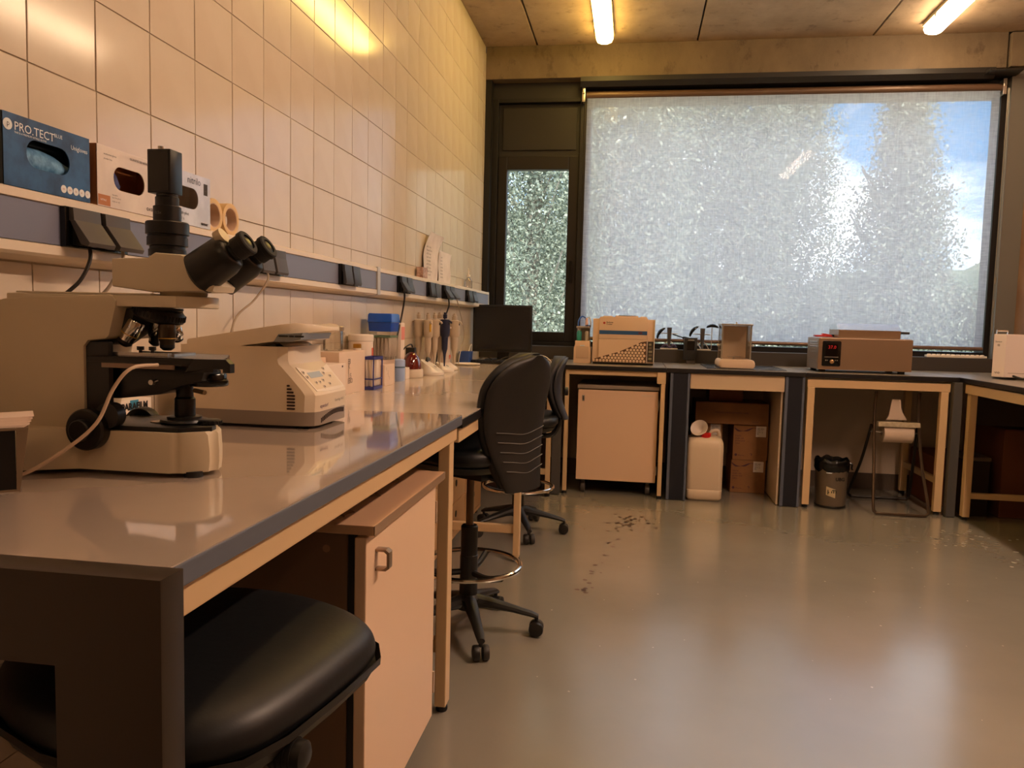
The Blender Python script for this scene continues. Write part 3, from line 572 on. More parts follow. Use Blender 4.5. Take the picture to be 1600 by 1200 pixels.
p1 = solo('paper_sheet', paper(4.36, 4.68, 1.413, 1.69, .12, ''), pap, 'tall handwritten sheet with curled top standing on the trunking against the tiles', 'paper', 'sheets on the trunking', ang=80)
p2 = solo('paper_sheet', paper(4.70, 5.02, 1.413, 1.61, .02, ''), pap, 'lower printed sheet right of the curled one on the trunking', 'paper', 'sheets on the trunking', ang=80)
for z in range(9): text(random.choice(['2.5 ml buffer', 'incubate 30 min', 'wash x 3', 'spin 5 min 4C', 'add 10 ul dye']), .018, ink, p1, (-1.192, 4.40, 1.60 - .02 * z), (0, 1, 0), (0, 0, 1))
for z in range(7): text(random.choice(['sample list', 'PCR mix', 'primers', 'control']), .015, ink, p2, (-1.192, 4.73, 1.565 - .02 * z), (0, 1, 0), (0, 0, 1))
bm = BM(); box(bm, -1.205, -1.165, 4.235, 4.33, LZ, 1.475, .003); q = solo('small_box', bm, mat('box_print', '#c4a596', .5, noise='#8b6a5e', scale=60), 'small printed box on the trunking left of the curled sheet', 'box', smooth=False)
t = thing('wash_bottle', 'small clear bottle with pump nozzle at the far end of the trunking', 'bottle', (-1.178, 5.50, LZ))
bm = BM(); lathe(bm, [(.024, 0), (.027, .006), (.027, .055), (.012, .075), (.011, .085)], (-1.178, 5.50, LZ), n=14); ob('bottle_body', bm, clear_mat('clear_plastic', (.86, .84, .82), .12, .15), t)
bm = BM(); lathe(bm, [(.013, .084), (.013, .098), (.005, .10), (.004, .125)], (-1.178, 5.50, LZ), n=12); tube(bm, [(-1.178, 5.50, LZ + .122), (-1.178, 5.49, LZ + .14), (-1.17, 5.46, LZ + .135)], .003, 6); ob('nozzle', bm, white, t)
# ================================================================= MICROSCOPE
mb = mat('scope_beige', '#cdbda0', .40); mb2 = mat('scope_beige_light', '#d2c4aa', .36); sb = mat('scope_black', '#0e0d0c', .38); glassy = mat('lens_glass', '#15121a', .3, spec=.3)
BZ = .90
ms = thing('microscope', 'large beige and black microscope with black camera on top, foreground bench', 'microscope', (-.86, 1.30, BZ))
# base: rounded, chamfered front toward +x, flared skirt at the rear
bm = BM()
def foot_outline(g, w0): return [(-.718 + g, 1.262), (-.723 + g, 1.29), (-.745 + g, 1.33), (-.785, 1.368), (-.84, 1.388 + w0), (-1.02, 1.388 + w0), (-1.14, 1.40 + w0), (-1.16, 1.30), (-1.14, 1.175 - w0), (-1.04, 1.20 - w0), (-.95, 1.219), (-.768, 1.219)]
R = []
for z, g, w0 in ((.908, 0, .03), (.925, .002, .02), (.945, .002, .008), (.974, 0, 0), (.978, -.004, -.004)):
    R.append([Vector((x, y, z)) for x, y in foot_outline(g, w0)])
ring_loft(bm, R); bmesh.ops.bevel(bm, geom=[e for e in bm.edges if abs(e.verts[0].co.z - e.verts[1].co.z) > .001 and e.verts[0].co.x > -.80], offset=.012, segments=3, affect='EDGES')
ob('base', bm, mb, ms, ang=50)
for x, y in ((-.75, 1.245), (-.80, 1.345), (-1.08, 1.23), (-1.08, 1.37)):
    bm = BM(); cyl(bm, (x, y, BZ), (x, y, .91), .016); ob('foot', bm, rub, ms)
bm = BM(); prism(bm, [(-.728, 1.268), (-.733, 1.29), (-.755, 1.325), (-.79, 1.358), (-.84, 1.378), (-.95, 1.378), (-.95, 1.229), (-.77, 1.229)], 'z', .977, .986, .002); ob('base_cover', bm, sb, ms)
bm = BM(); lathe(bm, [(.040, .986), (.042, .989), (.040, .993), (.030, .994), (.030, .998), (.026, .999)], (-.800, 1.30, 0), n=28); ob('field_lens_ring', bm, sb, ms)
bm = BM(); lathe(bm, [(.019, 0), (.021, .002), (.021, .007), (.018, .009)], (-.752, 1.30, .985), n=24)
for k in range(20):
    a = k * math.pi / 10; box(bm, .0205, .0225, -.0012, .0012, .001, .007, mtx=Matrix.Translation((-.752, 1.30, .985)) @ Matrix.Rotation(a, 4, 'Z'))
ob('diaphragm_dial', bm, sb, ms)
bm = BM(); lathe(bm, [(.014, 0), (.014, .002)], (-.845, 1.29, .9858), n=20); ob('filter_disc', bm, mat('filter_glass', '#9a8577', .12, .4), ms)
# arm
bm = BM(); prism(bm, [(-1.13, .975), (-1.13, 1.195), (-1.105, 1.203), (-.900, 1.214), (-.890, 1.211), (-.885, 1.203), (-.886, 1.192), (-.899, 1.142), (-.906, 1.136), (-.940, 1.132), (-.948, 1.122), (-.948, .975)], 'y', 1.232, 1.372, .006)
for v in bm.verts:
    if v.co.x > -.985 and v.co.y > 1.31 and v.co.z < 1.12: v.co.x = -.985
ob('arm', bm, mb, ms)
bm = BM(); prism(bm, [(-.947, 1.238), (-.905, 1.238), (-.900, 1.243), (-.925, 1.278), (-.950, 1.305), (-.985, 1.352), (-.985, 1.238)], 'z', .975, 1.131, .003); ob('arm_inset', bm, sb, ms)
bm = BM(); prism(bm, [(-.925, 1.125), (-.895, 1.190), (-.868, 1.190), (-.885, 1.145), (-.915, 1.125)], 'y', 1.262, 1.325, .003); ob('arm_neck', bm, mat('neck_green', '#2a2a22', .45), ms)
bm = BM(); hd = [(-1.10, 1.236), (-.775, 1.236)] + [(-.806 + .064 * math.cos(a), 1.302 + .064 * math.sin(a)) for a in [math.radians(-52 + 142 * k / 14) for k in range(15)]] + [(-1.10, 1.368)]
prism(bm, hd, 'z', 1.193, 1.213, .003); ob('arm_top', bm, mb2, ms)
bm = BM(); box(bm, -1.085, -.825, 1.24, 1.364, 1.2135, 1.2165, .001); ob('top_plate', bm, mb2, ms, smooth=False)
# head
bm = BM(); prism(bm, [(-.908, 1.228), (-.908, 1.277), (-.840, 1.279), (-.826, 1.288), (-.775, 1.285), (-.745, 1.262), (-.712, 1.232), (-.716, 1.222), (-.830, 1.219)], 'y', 1.252, 1.326, .007); ob('head', bm, mb2, ms)
bm = BM(); lathe(bm, [(.038, 1.2135), (.040, 1.2165), (.040, 1.222)], (-.80, 1.302, 0), n=28); ob('head_mount', bm, mb, ms)
# binocular body and tubes: axis up and toward +x
ax = Vector((.084, 0, .053)).normalized(); nz_ = Vector((-ax.z, 0, ax.x))
for y, q in ((1.265, 0), (1.340, 1)):
    o_ = Vector((-.748, y, 1.245)); L0 = .085
    bm = BM()
    def sec(d, ry, rz, c): return [o_ + ax * d + nz_ * c + Vector((0, ry * math.cos(2*math.pi*k/24), 0)) + nz_ * (rz * math.sin(2*math.pi*k/24)) for k in range(24)]
    ring_loft(bm, [sec(-.004, .024, .028, .004), sec(.002, .031, .038, .007), sec(.060, .031, .036, .008), sec(.074, .027, .029, .006), sec(.078, .020, .022, .004)])
    tb_ = ob('binocular_tube', bm, sb, ms, ang=45)
    bm = BM(); lathe(bm, [(.0175, .070), (.0175, .084), (.0205, .086), (.0205, .101), (.0225, .102), (.0225, .110), (.0205, .112), (.0135, .1122), (.0135, .109)], o_ + nz_ * .005, ax, 28, cap=True); e = ob('eyepiece', bm, mat('eyecup_rubber', '#0c0b0b', .7), tb_)
    bm = BM(); lathe(bm, [(.0132, .1095), (.0112, .1108), (.006, .1113), (.0005, .1115)], o_ + nz_ * .005, ax, 24); ob('lens', bm, glassy, tb_)
bm = BM(); prism(bm, [(-.775, 1.262), (-.705, 1.312), (-.688, 1.296), (-.72, 1.245), (-.755, 1.235)], 'y', 1.285, 1.320, .004); ob('bridge', bm, sb, ms)
bm = BM(); lathe(bm, [(.014, 0), (.014, .014)], Vector((-.712, 1.262, 1.312)), ax, 18); ob('diopter_ring', bm, mb, ms)
# camera tower
cx, cy = -.830, 1.30
bm = BM(); lathe(bm, [(.032, 1.284), (.032, 1.296), (.030, 1.297), (.030, 1.302), (.0345, 1.303), (.0345, 1.318), (.033, 1.319), (.033, 1.322), (.0365, 1.323), (.0365, 1.343), (.035, 1.345), (.023, 1.346)], (cx, cy, 0), n=36); ob('camera_adapter', bm, sb, ms)
bm = BM(); lathe(bm, [(.0235, 1.345), (.0235, 1.372), (.020, 1.374), (.020, 1.388), (.018, 1.39), (.018, 1.396)], (cx, cy, 0), n=28); ob('relay_lens', bm, sb, ms)
for k in range(6):
    pass
text('0.5x', .007, mat('grey_print', '#6b6560', .5), ms, (cx - .008, cy - .0240, 1.357), (1, 0, 0), (0, 0, 1))
bm = BM(); box(bm, cx - .025, cx + .019, cy - .020, cy + .018, 1.394, 1.470, .002); cm = ob('camera', bm, mat('camera_black', '#0b0b0c', .3), ms)
bm = BM(); cyl(bm, (cx - .010, cy, 1.470), (cx - .010, cy, 1.478), .006); ob('connector', bm, steel, cm)
bm = BM(); box(bm, cx - .022, cx + .016, cy - .0208, cy - .0195, 1.398, 1.466); ob('camera_plate', bm, mat('camera_face', '#101012', .25), cm, smooth=False)
# nosepiece
bm = BM(); lathe(bm, [(.030, 0), (.036, .006), (.036, .010)], (-.842, 1.30, 1.182), (.0, 0, 1), 24); ob('nosepiece_mount', bm, sb, ms)
d = Vector((-.25, 0, -1)).normalized(); o_ = Vector((-.845, 1.30, 1.193))
bm = BM(); lathe(bm, [(.038, 0), (.044, .007), (.045, .017), (.043, .021), (.030, .026), (.012, .028)], o_, d, 36)
tu = ob('turret', bm, sb, ms, ang=40)
bm = BM(); u, v, dd = basis(d)
for k in range(44):
    a = 2*math.pi*k/44; c = o_ + d * .012 + (u * math.cos(a) + v * math.sin(a)) * .0448; cyl(bm, c - d * .005, c + d * .005, .0012, n=5)
ob('knurling', bm, sb, tu)
def objective(o, d, r, L, m, ring, lbl=None):
    bm = BM(); lathe(bm, [(r * .9, 0), (r, .003), (r, L * .6), (r * .86, L * .68), (r * .84, L * .9), (r * .45, L)], o, d, 22); q = ob('objective', bm, m, ms, label=lbl)
    bm = BM(); lathe(bm, [(r * 1.015, L * .53), (r * 1.015, L * .56)], o, d, 22); ob('colour_ring', bm, ring, q)
    bm = BM(); lathe(bm, [(r * .85, L * .70), (r * .85, L * .90), (r * .46, L * 1.005), (r * .2, L * 1.005)], o, d, 22); ob('tip', bm, sb, q)
objective((-.823, 1.285, 1.164), (0, 0, -1), .0148, .047, mat('obj_brown', '#4b3f30', .3, .6), mat('ring_gold', '#c79a3a', .4), 'dark objective with a gold ring')
objective((-.872, 1.272, 1.168), (-.48, -.12, -.86), .0150, .050, chrome, mat('ring_gold', '#c79a3a'), 'chrome objective')
objective((-.862, 1.318, 1.168), (-.30, .25, -.9), .014, .048, chrome, sb, 'chrome objective'); objective((-.84, 1.335, 1.158), (-.05, .45, -.9), .012, .03, chrome, sb, 'chrome objective')
# stage
bm = BM(); prism(bm, [(-.925, 1.21), (-.70, 1.21), (-.682, 1.225), (-.70, 1.27), (-.75, 1.37), (-.925, 1.38)], 'z', 1.096, 1.108, .002); st = ob('stage', bm, mat('stage_black', '#1d1a18', .22, .3), ms, smooth=False)
bm = BM(); prism(bm, [(-.748, 1.084), (-.742, 1.084), (-.726, 1.1075), (-.668, 1.1085), (-.660, 1.101), (-.660, 1.086), (-.673, 1.086), (-.673, 1.092), (-.69, 1.092), (-.69, 1.086)], 'y', 1.206, 1.222, .001); ob('stage_rail', bm, sb, st, smooth=False)
bm = BM(); box(bm, -.90, -.765, 1.212, 1.216, 1.088, 1.1055, .001); ob('stage_scale', bm, mat('scale_plate', '#8d7766', .3, .5), st, smooth=False)
bm = BM(); box(bm, -.905, -.80, 1.25, 1.262, 1.108, 1.113); box(bm, -.80, -.795, 1.262, 1.33, 1.108, 1.112); box(bm, -.905, -.80, 1.33, 1.338, 1.108, 1.112); ob('slide_holder', bm, steel, st, smooth=False)
bm = BM(); box(bm, -.875, -.80, 1.275, 1.30, 1.1082, 1.1092); ob('glass_slide', bm, clear_mat('clear_glass', (.9, .93, .92), .1), st, smooth=False)
for x in (-.855, -.832):
    bm = BM(); lathe(bm, [(.003, 0), (.003, .004), (.0062, .005), (.0062, .011)], (x, 1.255, 1.113), n=14); ob('clamp_screw', bm, sb, st)
bm = BM(); prism(bm, [(-.91, 1.09), (-.745, 1.09), (-.735, 1.082), (-.74, 1.066), (-.78, 1.056), (-.82, 1.040), (-.90, 1.03), (-.93, 1.03), (-.93, 1.09)], 'y', 1.255, 1.315, .004); ob('stage_bracket', bm, sb, ms)
bm = BM(); lathe(bm, [(.032, 0), (.034, .003), (.034, .010), (.031, .012), (.031, .020), (.029, .023)], (-.752, 1.30, 1.055), n=28); co = ob('condenser', bm, blackg, ms)
bm = BM(); cyl(bm, (-.765, 1.275, 1.048), (-.738, 1.262, 1.046), .004); ob('condenser_lever', bm, mat('lever_brass', '#6e5a3c', .4, .4), co)
bm = BM(); lathe(bm, [(.017, 0), (.018, .003), (.018, .042), (.015, .046), (.015, .060), (.013, .068)], (-.799, 1.30, .988), n=26); ob('light_column', bm, sb, ms)
bm = BM(); cyl(bm, (-.83, 1.262, 1.062), (-.83, 1.245, 1.062), .0045); cyl(bm, (-.827, 1.25, 1.062), (-.818, 1.25, 1.066), .0015); ob('set_screw', bm, steel, ms)
for s, nm in ((-1, 0), (1, 1)):
    y0 = 1.30 + s * .07
    bm = BM(); lathe(bm, [(.024, 0), (.034, .003), (.036, .007), (.036, .024), (.033, .028), (.019, .029), (.019, .040), (.017, .042)], (-.925 - .012 * nm, y0 - .005, .980 - .016 * nm), (0, s, 0), 36); k_ = ob('focus_knob', bm, sb, ms)
bm = BM(); tube(bm, [(-.790, 1.205, 1.096), (-.800, 1.15, 1.093), (-.822, 1.135, 1.060), (-.842, 1.12, 1.005), (-.885, 1.10, .962), (-.950, 1.085, .922), (-1.03, 1.075, .906), (-1.12, 1.10, .904)], .0030, 8)
solo('microscope_cable', bm, mat('cable_cream', '#c5ac92', .45), 'cream cable looping in front of the microscope arm and knob', 'cable')
bm = BM(); lathe(bm, [(.022, 0), (.022, .022)], (-.893, 1.236, 1.004), (0, -1, 0), 28); ob('stage_knob', bm, mat('knob_grey', '#2d2b2a', .4), ms)
# black cooler box at the left frame edge with tissue on top
t = thing('open_carton', 'small black-sided open box with folded tissue on top, at the left frame edge', 'box', (-.93, 1.02, BZ))
RM = Matrix(((.75, -.66, 0, -.938), (.66, .75, 0, 1.072), (0, 0, 1, BZ), (0, 0, 0, 1)))
bm = BM(); box(bm, -.16, -.006, .002, .10, .001, .096); bmesh.ops.transform(bm, matrix=RM, verts=bm.verts); ob('box_body', bm, mat('box_black', '#0c0a09', .35), t, smooth=False)
bm = BM(); prism(bm, [(-.006, .0), (-.001, .0), (.012, .099), (-.004, .099)], 'y', .0, .102); box(bm, -.16, .008, -.001, .003, .096, .0995); box(bm, -.16, -.003, -.001, .003, 0, .003); bmesh.ops.transform(bm, matrix=RM, verts=bm.verts); ob('edge_trim', bm, mat('card_edge', '#75614a', .5), t, smooth=False)
random.seed(5)
for k in range(4):
    bm = BM(); z = .0995 + k * .0038; prism(bm, [(-.16, z), (.006 + k * .001, z), (.014 + .002 * k, z + .005), (-.05, z + .0032), (-.16, z + .0028)], 'y', .006 + k * .002, .092); bmesh.ops.transform(bm, matrix=RM, verts=bm.verts)
    ob('tissue', bm, mat('tissue', '#e9d3c0', .8), t, smooth=False)

# ================================================================= CENTRIFUGE
cc = mat('centrifuge_cream', '#d9c8ae', .38); cgm = mat('centrifuge_grey', '#8b7d70', .45)
cf = thing('centrifuge', 'cream benchtop centrifuge with open flat lid and keypad, right of the microscope', 'centrifuge', (-.96, 1.95, BZ))
YN, YF_ = 1.842, 2.085
def loft_y(bm, secs, y_of, n): pass
bm = BM(); 
ol = [(-1.155, YN + .02), (-1.14, YN), (-.86, YN), (-.81, YN + .002), (-.788, YN + .016), (-.782, YN + .035), (-.782, YF_ - .035), (-.790, YF_ - .014), (-.81, YF_), (-1.14, YF_), (-1.155, YF_ - .02)]
ring_loft(bm, [[Vector((x + (-.0) , y, z)) for x, y in ol] for z in (.908, .943)]); ob('base', bm, cgm, cf, ang=40)
for x in (-1.10, -.83):
    for y in (YN + .04, YF_ - .04):
        bm = BM(); cyl(bm, (x, y, BZ), (x, y, .909), .014); ob('foot', bm, rub, cf)
# body with sloped, dished front
bm = BM(); prof = [(.943, 0), (.985, .002), (.992, -.002), (1.002, -.010), (1.030, -.036), (1.055, -.060), (1.062, -.068), (1.072, -.071), (1.106, -.072)]
R = []
for z, dx in prof:
    ring = []
    for x, y in ol:
        ring.append(Vector((x + dx if x > -.87 else x, y, z)))
    R.append(ring)
ring_loft(bm, R); bd = ob('housing', bm, cc, cf, ang=28)
# bowl rim rising at the front
bm = BM(); lathe(bm, [(.098, 1.06), (.098, 1.112), (.094, 1.116), (.084, 1.112), (.084, 1.095), (.02, 1.092)], (-.955, 1.963, 0), n=40); ob('bowl_rim', bm, cc, cf)
bm = BM(); lathe(bm, [(.08, 1.096), (.08, 1.098), (.05, 1.104), (.015, 1.108)], (-.955, 1.963, 0), n=30); ob('rotor', bm, blackg, cf)
# keypad: inclined face
pd = Vector((-.058, 0, .063)).normalized(); pn = Vector((pd.z, 0, -pd.x)); po = Vector((-.7850, 0, .990)) + pn * .0012
def kp(y, s): return Vector((po.x, y, po.z)) + pd * s
bm = BM(); pts = []
for k in range(13):
    f = k / 12; pts.append((YN + .028 + (YF_ - YN - .056) * f, -.004 - .006 * math.sin(math.pi * f) + .009 ))
for k in range(13):
    f = 1 - k / 12; pts.append((YN + .022 + (YF_ - YN - .044) * f, .086 - .018 * math.sin(math.pi * f)))
A = [bm.verts.new(kp(y, s)) for y, s in pts]; B = [bm.verts.new(kp(y, s) + pn * .0015) for y, s in pts]
bm.faces.new(B); [bm.faces.new((A[i], A[(i+1) % 26], B[(i+1) % 26], B[i])) for i in range(26)]; bmesh.ops.recalc_face_normals(bm, faces=bm.faces)
kpd = ob('keypad', bm, mat('keypad_pale', '#e6dacb', .35), cf, smooth=False)
bm = BM(); q = [kp(y, s) + pn * .0022 for y, s in ((YN + .055, .046), (YN + .135, .046), (YN + .135, .064), (YN + .055, .064))]; w_ = [bm.verts.new(p) for p in q]; w2_ = [bm.verts.new(p - pn * .002) for p in q]; bm.faces.new(w_); [bm.faces.new((w2_[i], w2_[(i+1) % 4], w_[(i+1) % 4], w_[i])) for i in range(4)]
ob('display', bm, mat('lcd', '#b9c2c8', .12), kpd, smooth=False)
for y, s in ((.035, .066), (.036, .050), (.062, .030), (.085, .030), (.112, .034), (.090, .014), (.135, .020), (.15, .056), (.175, .044), (.17, .07)):
    bm = BM(); lathe(bm, [(.0058, .0015), (.0052, .0032)], kp(YN + y, s), pn, 14); b_ = ob('button', bm, mat('btn', '#d8cabb', .4), kpd)
    bm = BM(); lathe(bm, [(.0030, .0030), (.0030, .0036)], kp(YN + y + .0006, s), pn, 10); ob('button_mark', bm, ink, kpd)
for k in range(8):
    L_ = .018 + (.0 if k < 5 else -.0) if 1 else 0
    wdt = (.022, .022, .022, .022, .022, .018, .013, .008)[k]
    bm = BM(); prism(bm, rrect(wdt, .0046, .0022, 3, -.855 + wdt / 2, .951 + k * .0083), 'y', YN - .0012, YN + .0006); ob('vent_slot', bm, mat('slot', '#2a1512', .7), bd, smooth=False)
# grille arc on the base front
bm = BM()
for k in range(17):
    f = k / 16; y = YN + .045 + .15 * f; z = .912 + .018 * math.sin(math.pi * min(1, f * .62 + .05)); box(bm, -.783, -.7805, y - .002, y + .002, z - .001, z + .011)
g = ob('grille', bm, mat('slot', '#2a1512'), cf, smooth=False); g['kind'] = 'stuff'
text('eppendorf', .0125, mat('print_plum', '#4d2b4a', .5), cf, (-.7795, YN + .030, .953), (0, 1, 0), (0, 0, 1), bold=.0003); text('Centrifuge 5415', .0095, ink, cf, (-.7795, YN + .128, .961), (0, 1, 0), (0, 0, 1))
# lid, tilted open
lid = [(-1.128, 1.115), (-1.118, 1.085), (-1.105, 1.081), (-.895, 1.117), (-.872, 1.122), (-.86, 1.136), (-.79, 1.146), (-.770, 1.150), (-.775, 1.154), (-.80, 1.160), (-.835, 1.163), (-.87, 1.158), (-.93, 1.150)]
bm = BM(); us = [(x, z) for x, z in lid[8:]] + [(-1.128, 1.115)]; lo = lid[1:8]
def lz(x, P): 
    P = sorted(P); return float(np.interp(x, [p[0] for p in P], [p[1] for p in P]))
plan = [(-1.125, YN), (-.875, YN - .004)] + [(-.872 + .098 * math.sin(a), YN + .118 - .122 * math.cos(a)) for a in [math.radians(12 + 156 * k / 14) for k in range(15)]] + [(-.875, YF_), (-1.125, YF_)]
ring_loft(bm, [[Vector((x, y, lz(x, lo))) for x, y in plan], [Vector((x, y, lz(x, us))) for x, y in plan], [Vector((x * .985 - .014, y * .985 + .029, lz(x, us) + .004)) for x, y in plan]])
ob('lid', bm, cc, cf, ang=30)
bm = BM(); prism(bm, [(-1.05, 1.09), (-.895, 1.113), (-.885, 1.105), (-.905, 1.096), (-1.0, 1.091)], 'y', YN + .012, YF_ - .012, .003); ob('lid_seal', bm, blackg, cf)
bm = BM(); prism(bm, [(-.888, 1.118), (-.875, 1.138), (-.81, 1.143), (-.816, 1.126), (-.84, 1.12)], 'y', YN - .0075, YN + .18, .002); lt = ob('lid_latch', bm, mat('latch_grey', '#8d9298', .25, .6), cf, smooth=False)
for a, b in ((-.873, -.848), (-.845, -.833), (-.830, -.806)):
    bm = BM(); prism(bm, rrect(b - a, .0045, .002, 3, (a + b) / 2, 1.1335), 'y', YN - .0085, YN - .0065); ob('latch_slot', bm, sb, lt, smooth=False)
# film box behind microscope
t = thing('film_box', 'white and blue film roll box seen below the microscope stage', 'box', (-1.16, 1.59, BZ))
bm = BM(); box(bm, -1.20, -1.1205, 1.50, 1.683, .901, .985, .001); ob('carton', bm, mat('film_white', '#f2e8dc', .4), t, smooth=False)
bm = BM(); box(bm, -1.1205, -1.12, 1.604, 1.634, .925, .984); ob('blue_panel', bm, mat('film_blue', '#3f95bb', .4), t, smooth=False)
text('PARAFILM', .0215, mat('print_black', '#15171b', .5), t, (-1.1198, 1.572, .963), (0, 1, 0), (0, 0, 1), bold=.001)
# ================================================================= THINGS ALONG THE TILED WALL
text('PARAFILM', .022, mat('print_black', '#15171b', .5), bpy.data.objects['film_box'], (-1.0999, 1.60, .958), (0, 1, 0), (0, 0, 1), bold=.0012) if 0 else None
BT = .888
def carton(name, x0, x1, y0, y1, z0, z1, m, label, cat='box', group=None, seam=True):
    t = thing(name, label, cat, ((x0+x1)/2, (y0+y1)/2, z0), group)
    bm = BM(); box(bm, x0, x1, y0, y1, z0, z1 - .0015, .0015); ob('carton', bm, m, t, smooth=False)
    bm = BM(); ym = (y0 + y1) / 2; box(bm, x0 + .001, x1 - .001, y0 + .001, ym - .0008, z1 - .0016, z1); ob('top_flap', bm, m, t, smooth=False)
    bm = BM(); box(bm, x0 + .001, x1 - .001, ym + .0008, y1 - .001, z1 - .0016, z1); ob('top_flap', bm, m, t, smooth=False)
    return t
wc = mat('white_card', '#e3d2c2', .5); wc2 = mat('white_card_warm', '#dfc7b0', .5)
c1 = carton('white_carton', -1.20, -1.085, 2.785, 3.07, BT, 1.053, wc2, 'large white carton with printed writing, beside the blue swab rack')
for k, s in enumerate(('EB', 'K', '1', '1.5', 'EBO')): text(s, .028, ink, c1, (-1.085, 2.875 + .004 * (k % 2), 1.005 - k * .019), (0, 1, 0), (0, 0, 1))
c2 = carton('rear_carton', -1.20, -1.135, 2.50, 2.782, BT, 1.035, wc2, 'plain cream carton against the tiles behind the blue-ended one')
c2 = carton('blue_white_carton', -1.130, -1.055, 2.52, 2.775, BT, 1.015, wc, 'white carton with blue end, just behind the centrifuge')
bm = BM(); box(bm, -1.129, -1.056, 2.5185, 2.52, BT + .002, 1.012); ob('blue_end', bm, mat('carton_blue', '#2c5a9c', .45), c2, smooth=False)
for y in (2.58, 2.74): 
    bm = BM(); lathe(bm, [(.004, 0), (.003, .002)], (-1.055, y, 1.004), (1, 0, 0), 10); ob('rivet', bm, ink, c2)
t = thing('glass_jar', 'clear glass jar with rimmed lid and marker writing, on the large white carton', 'jar', (-1.155, 2.90, 1.053))
bm = BM(); lathe(bm, [(.035, 0), (.039, .005), (.039, .072), (.036, .080), (.034, .080), (.037, .070), (.037, .006), (.001, .004)], (-1.155, 2.90, 1.0535), n=24); jb = ob('jar_body', bm, clear_mat('jar_glass', (.96, .95, .93), .10, .08), t)
bm = BM(); lathe(bm, [(.041, .078), (.043, .082), (.043, .094), (.040, .097)], (-1.155, 2.90, 1.0535), n=24); ob('lid', bm, mat('lid_grey', '#a59684', .35, .5), t)
for z, s in ((1.115, 'BUFFER'), (1.10, 'pH 7'), (1.085, '5/19')): text(s, .016, ink, t, (-1.1155, 2.87, z), (0, 1, 0), (0, 0, 1))
t = thing('gold_cap_vial', 'small vial with a gold cap between the glass jar and the white tub', 'vial', (-1.108, 3.04, 1.053))
bm = BM(); lathe(bm, [(.016, 0), (.016, .008)], (-1.108, 3.04, 1.0535), n=18); ob('vial_body', bm, white, t)
bm = BM(); lathe(bm, [(.017, .008), (.017, .024), (.014, .026)], (-1.108, 3.04, 1.0535), n=18); ob('cap', bm, mat('gold_cap', '#b98d3f', .3, .7), t)
t = thing('plastic_tub', 'round white screw-lid tub with an orange label, behind the blue swab rack', 'tub', (-1.145, 3.19, BT))
bm = BM(); lathe(bm, [(.048, 0), (.052, .006), (.052, .19), (.050, .20)], (-1.150, 3.255 - .055, BT), n=32); ob('tub_body', bm, mat('tub_white', '#e8d9c9', .4), t)
bm = BM(); lathe(bm, [(.051, .196), (.054, .20), (.054, .222), (.051, .226)], (-1.150, 3.255 - .055, BT), n=32); ob('lid', bm, white, t)
bm = BM()
for k in range(6): a = -.1 + k * .12; box(bm, .0522, .0528, -.004, .004, .13, .17, mtx=Matrix.Translation((-1.150, 3.255 - .055, BT)) @ Matrix.Rotation(a, 4, 'Z'))
ob('orange_label', bm, mat('label_orange', '#d65a33', .5), t, smooth=False)
# swab rack
rb_ = mat('rack_blue', '#27307c', .35); tubew = mat('tube_white', '#e9dccd', .4)
t = thing('swab_rack', 'royal blue wire tube rack full of white cotton swab tubes', 'rack', (-1.073, 3.13, BT))
RX0, RX1, RY0, RY1 = -1.098, -1.048, 3.075, 3.19
for z, h in ((BT + .001, .012), (BT + .042, .005), (BT + .125, .012)):
    bm = BM(); frame = [(RX0, RX1, RY0, RY0 + .005), (RX0, RX1, RY1 - .005, RY1), (RX0, RX0 + .005, RY0 + .005, RY1 - .005), (RX1 - .005, RX1, RY0 + .005, RY1 - .005)]
    if z < BT + .01: box(bm, RX0, RX1, RY0, RY1, z, z + h, .001)
    else:
        R = [[Vector(p) for p in ((RX0, RY0, zz), (RX1, RY0, zz), (RX1, RY1, zz), (RX0, RY1, zz))] for zz in (z, z + h)]; I = [[Vector(p) for p in ((RX0+.005, RY0+.005, zz), (RX1-.005, RY0+.005, zz), (RX1-.005, RY1-.005, zz), (RX0+.005, RY1-.005, zz))] for zz in (z + h, z)]
        ring_loft(bm, R + I, False, True)
    ob('tray', bm, rb_, t, smooth=False)
for x in (RX0 + .003, RX1 - .003):
    for y in (RY0 + .003, RY1 - .003):
        bm = BM(); cyl(bm, (x, y, BT + .012), (x, y, BT + .126), .003, n=8); ob('post', bm, rb_, t)
random.seed(3)
for i in range(2):
    for j in range(5):
        x = RX0 + .014 + i * .021; y = RY0 + .014 + j * .0215; dx = random.uniform(-.004, .004)
        bm = BM(); lathe(bm, [(.003, 0), (.0075, .006), (.0085, .108), (.0085, .112)], (x, y, BT + .013), (dx, dx * .5, .11), 10); ob('swab_tube', bm, tubew, t)
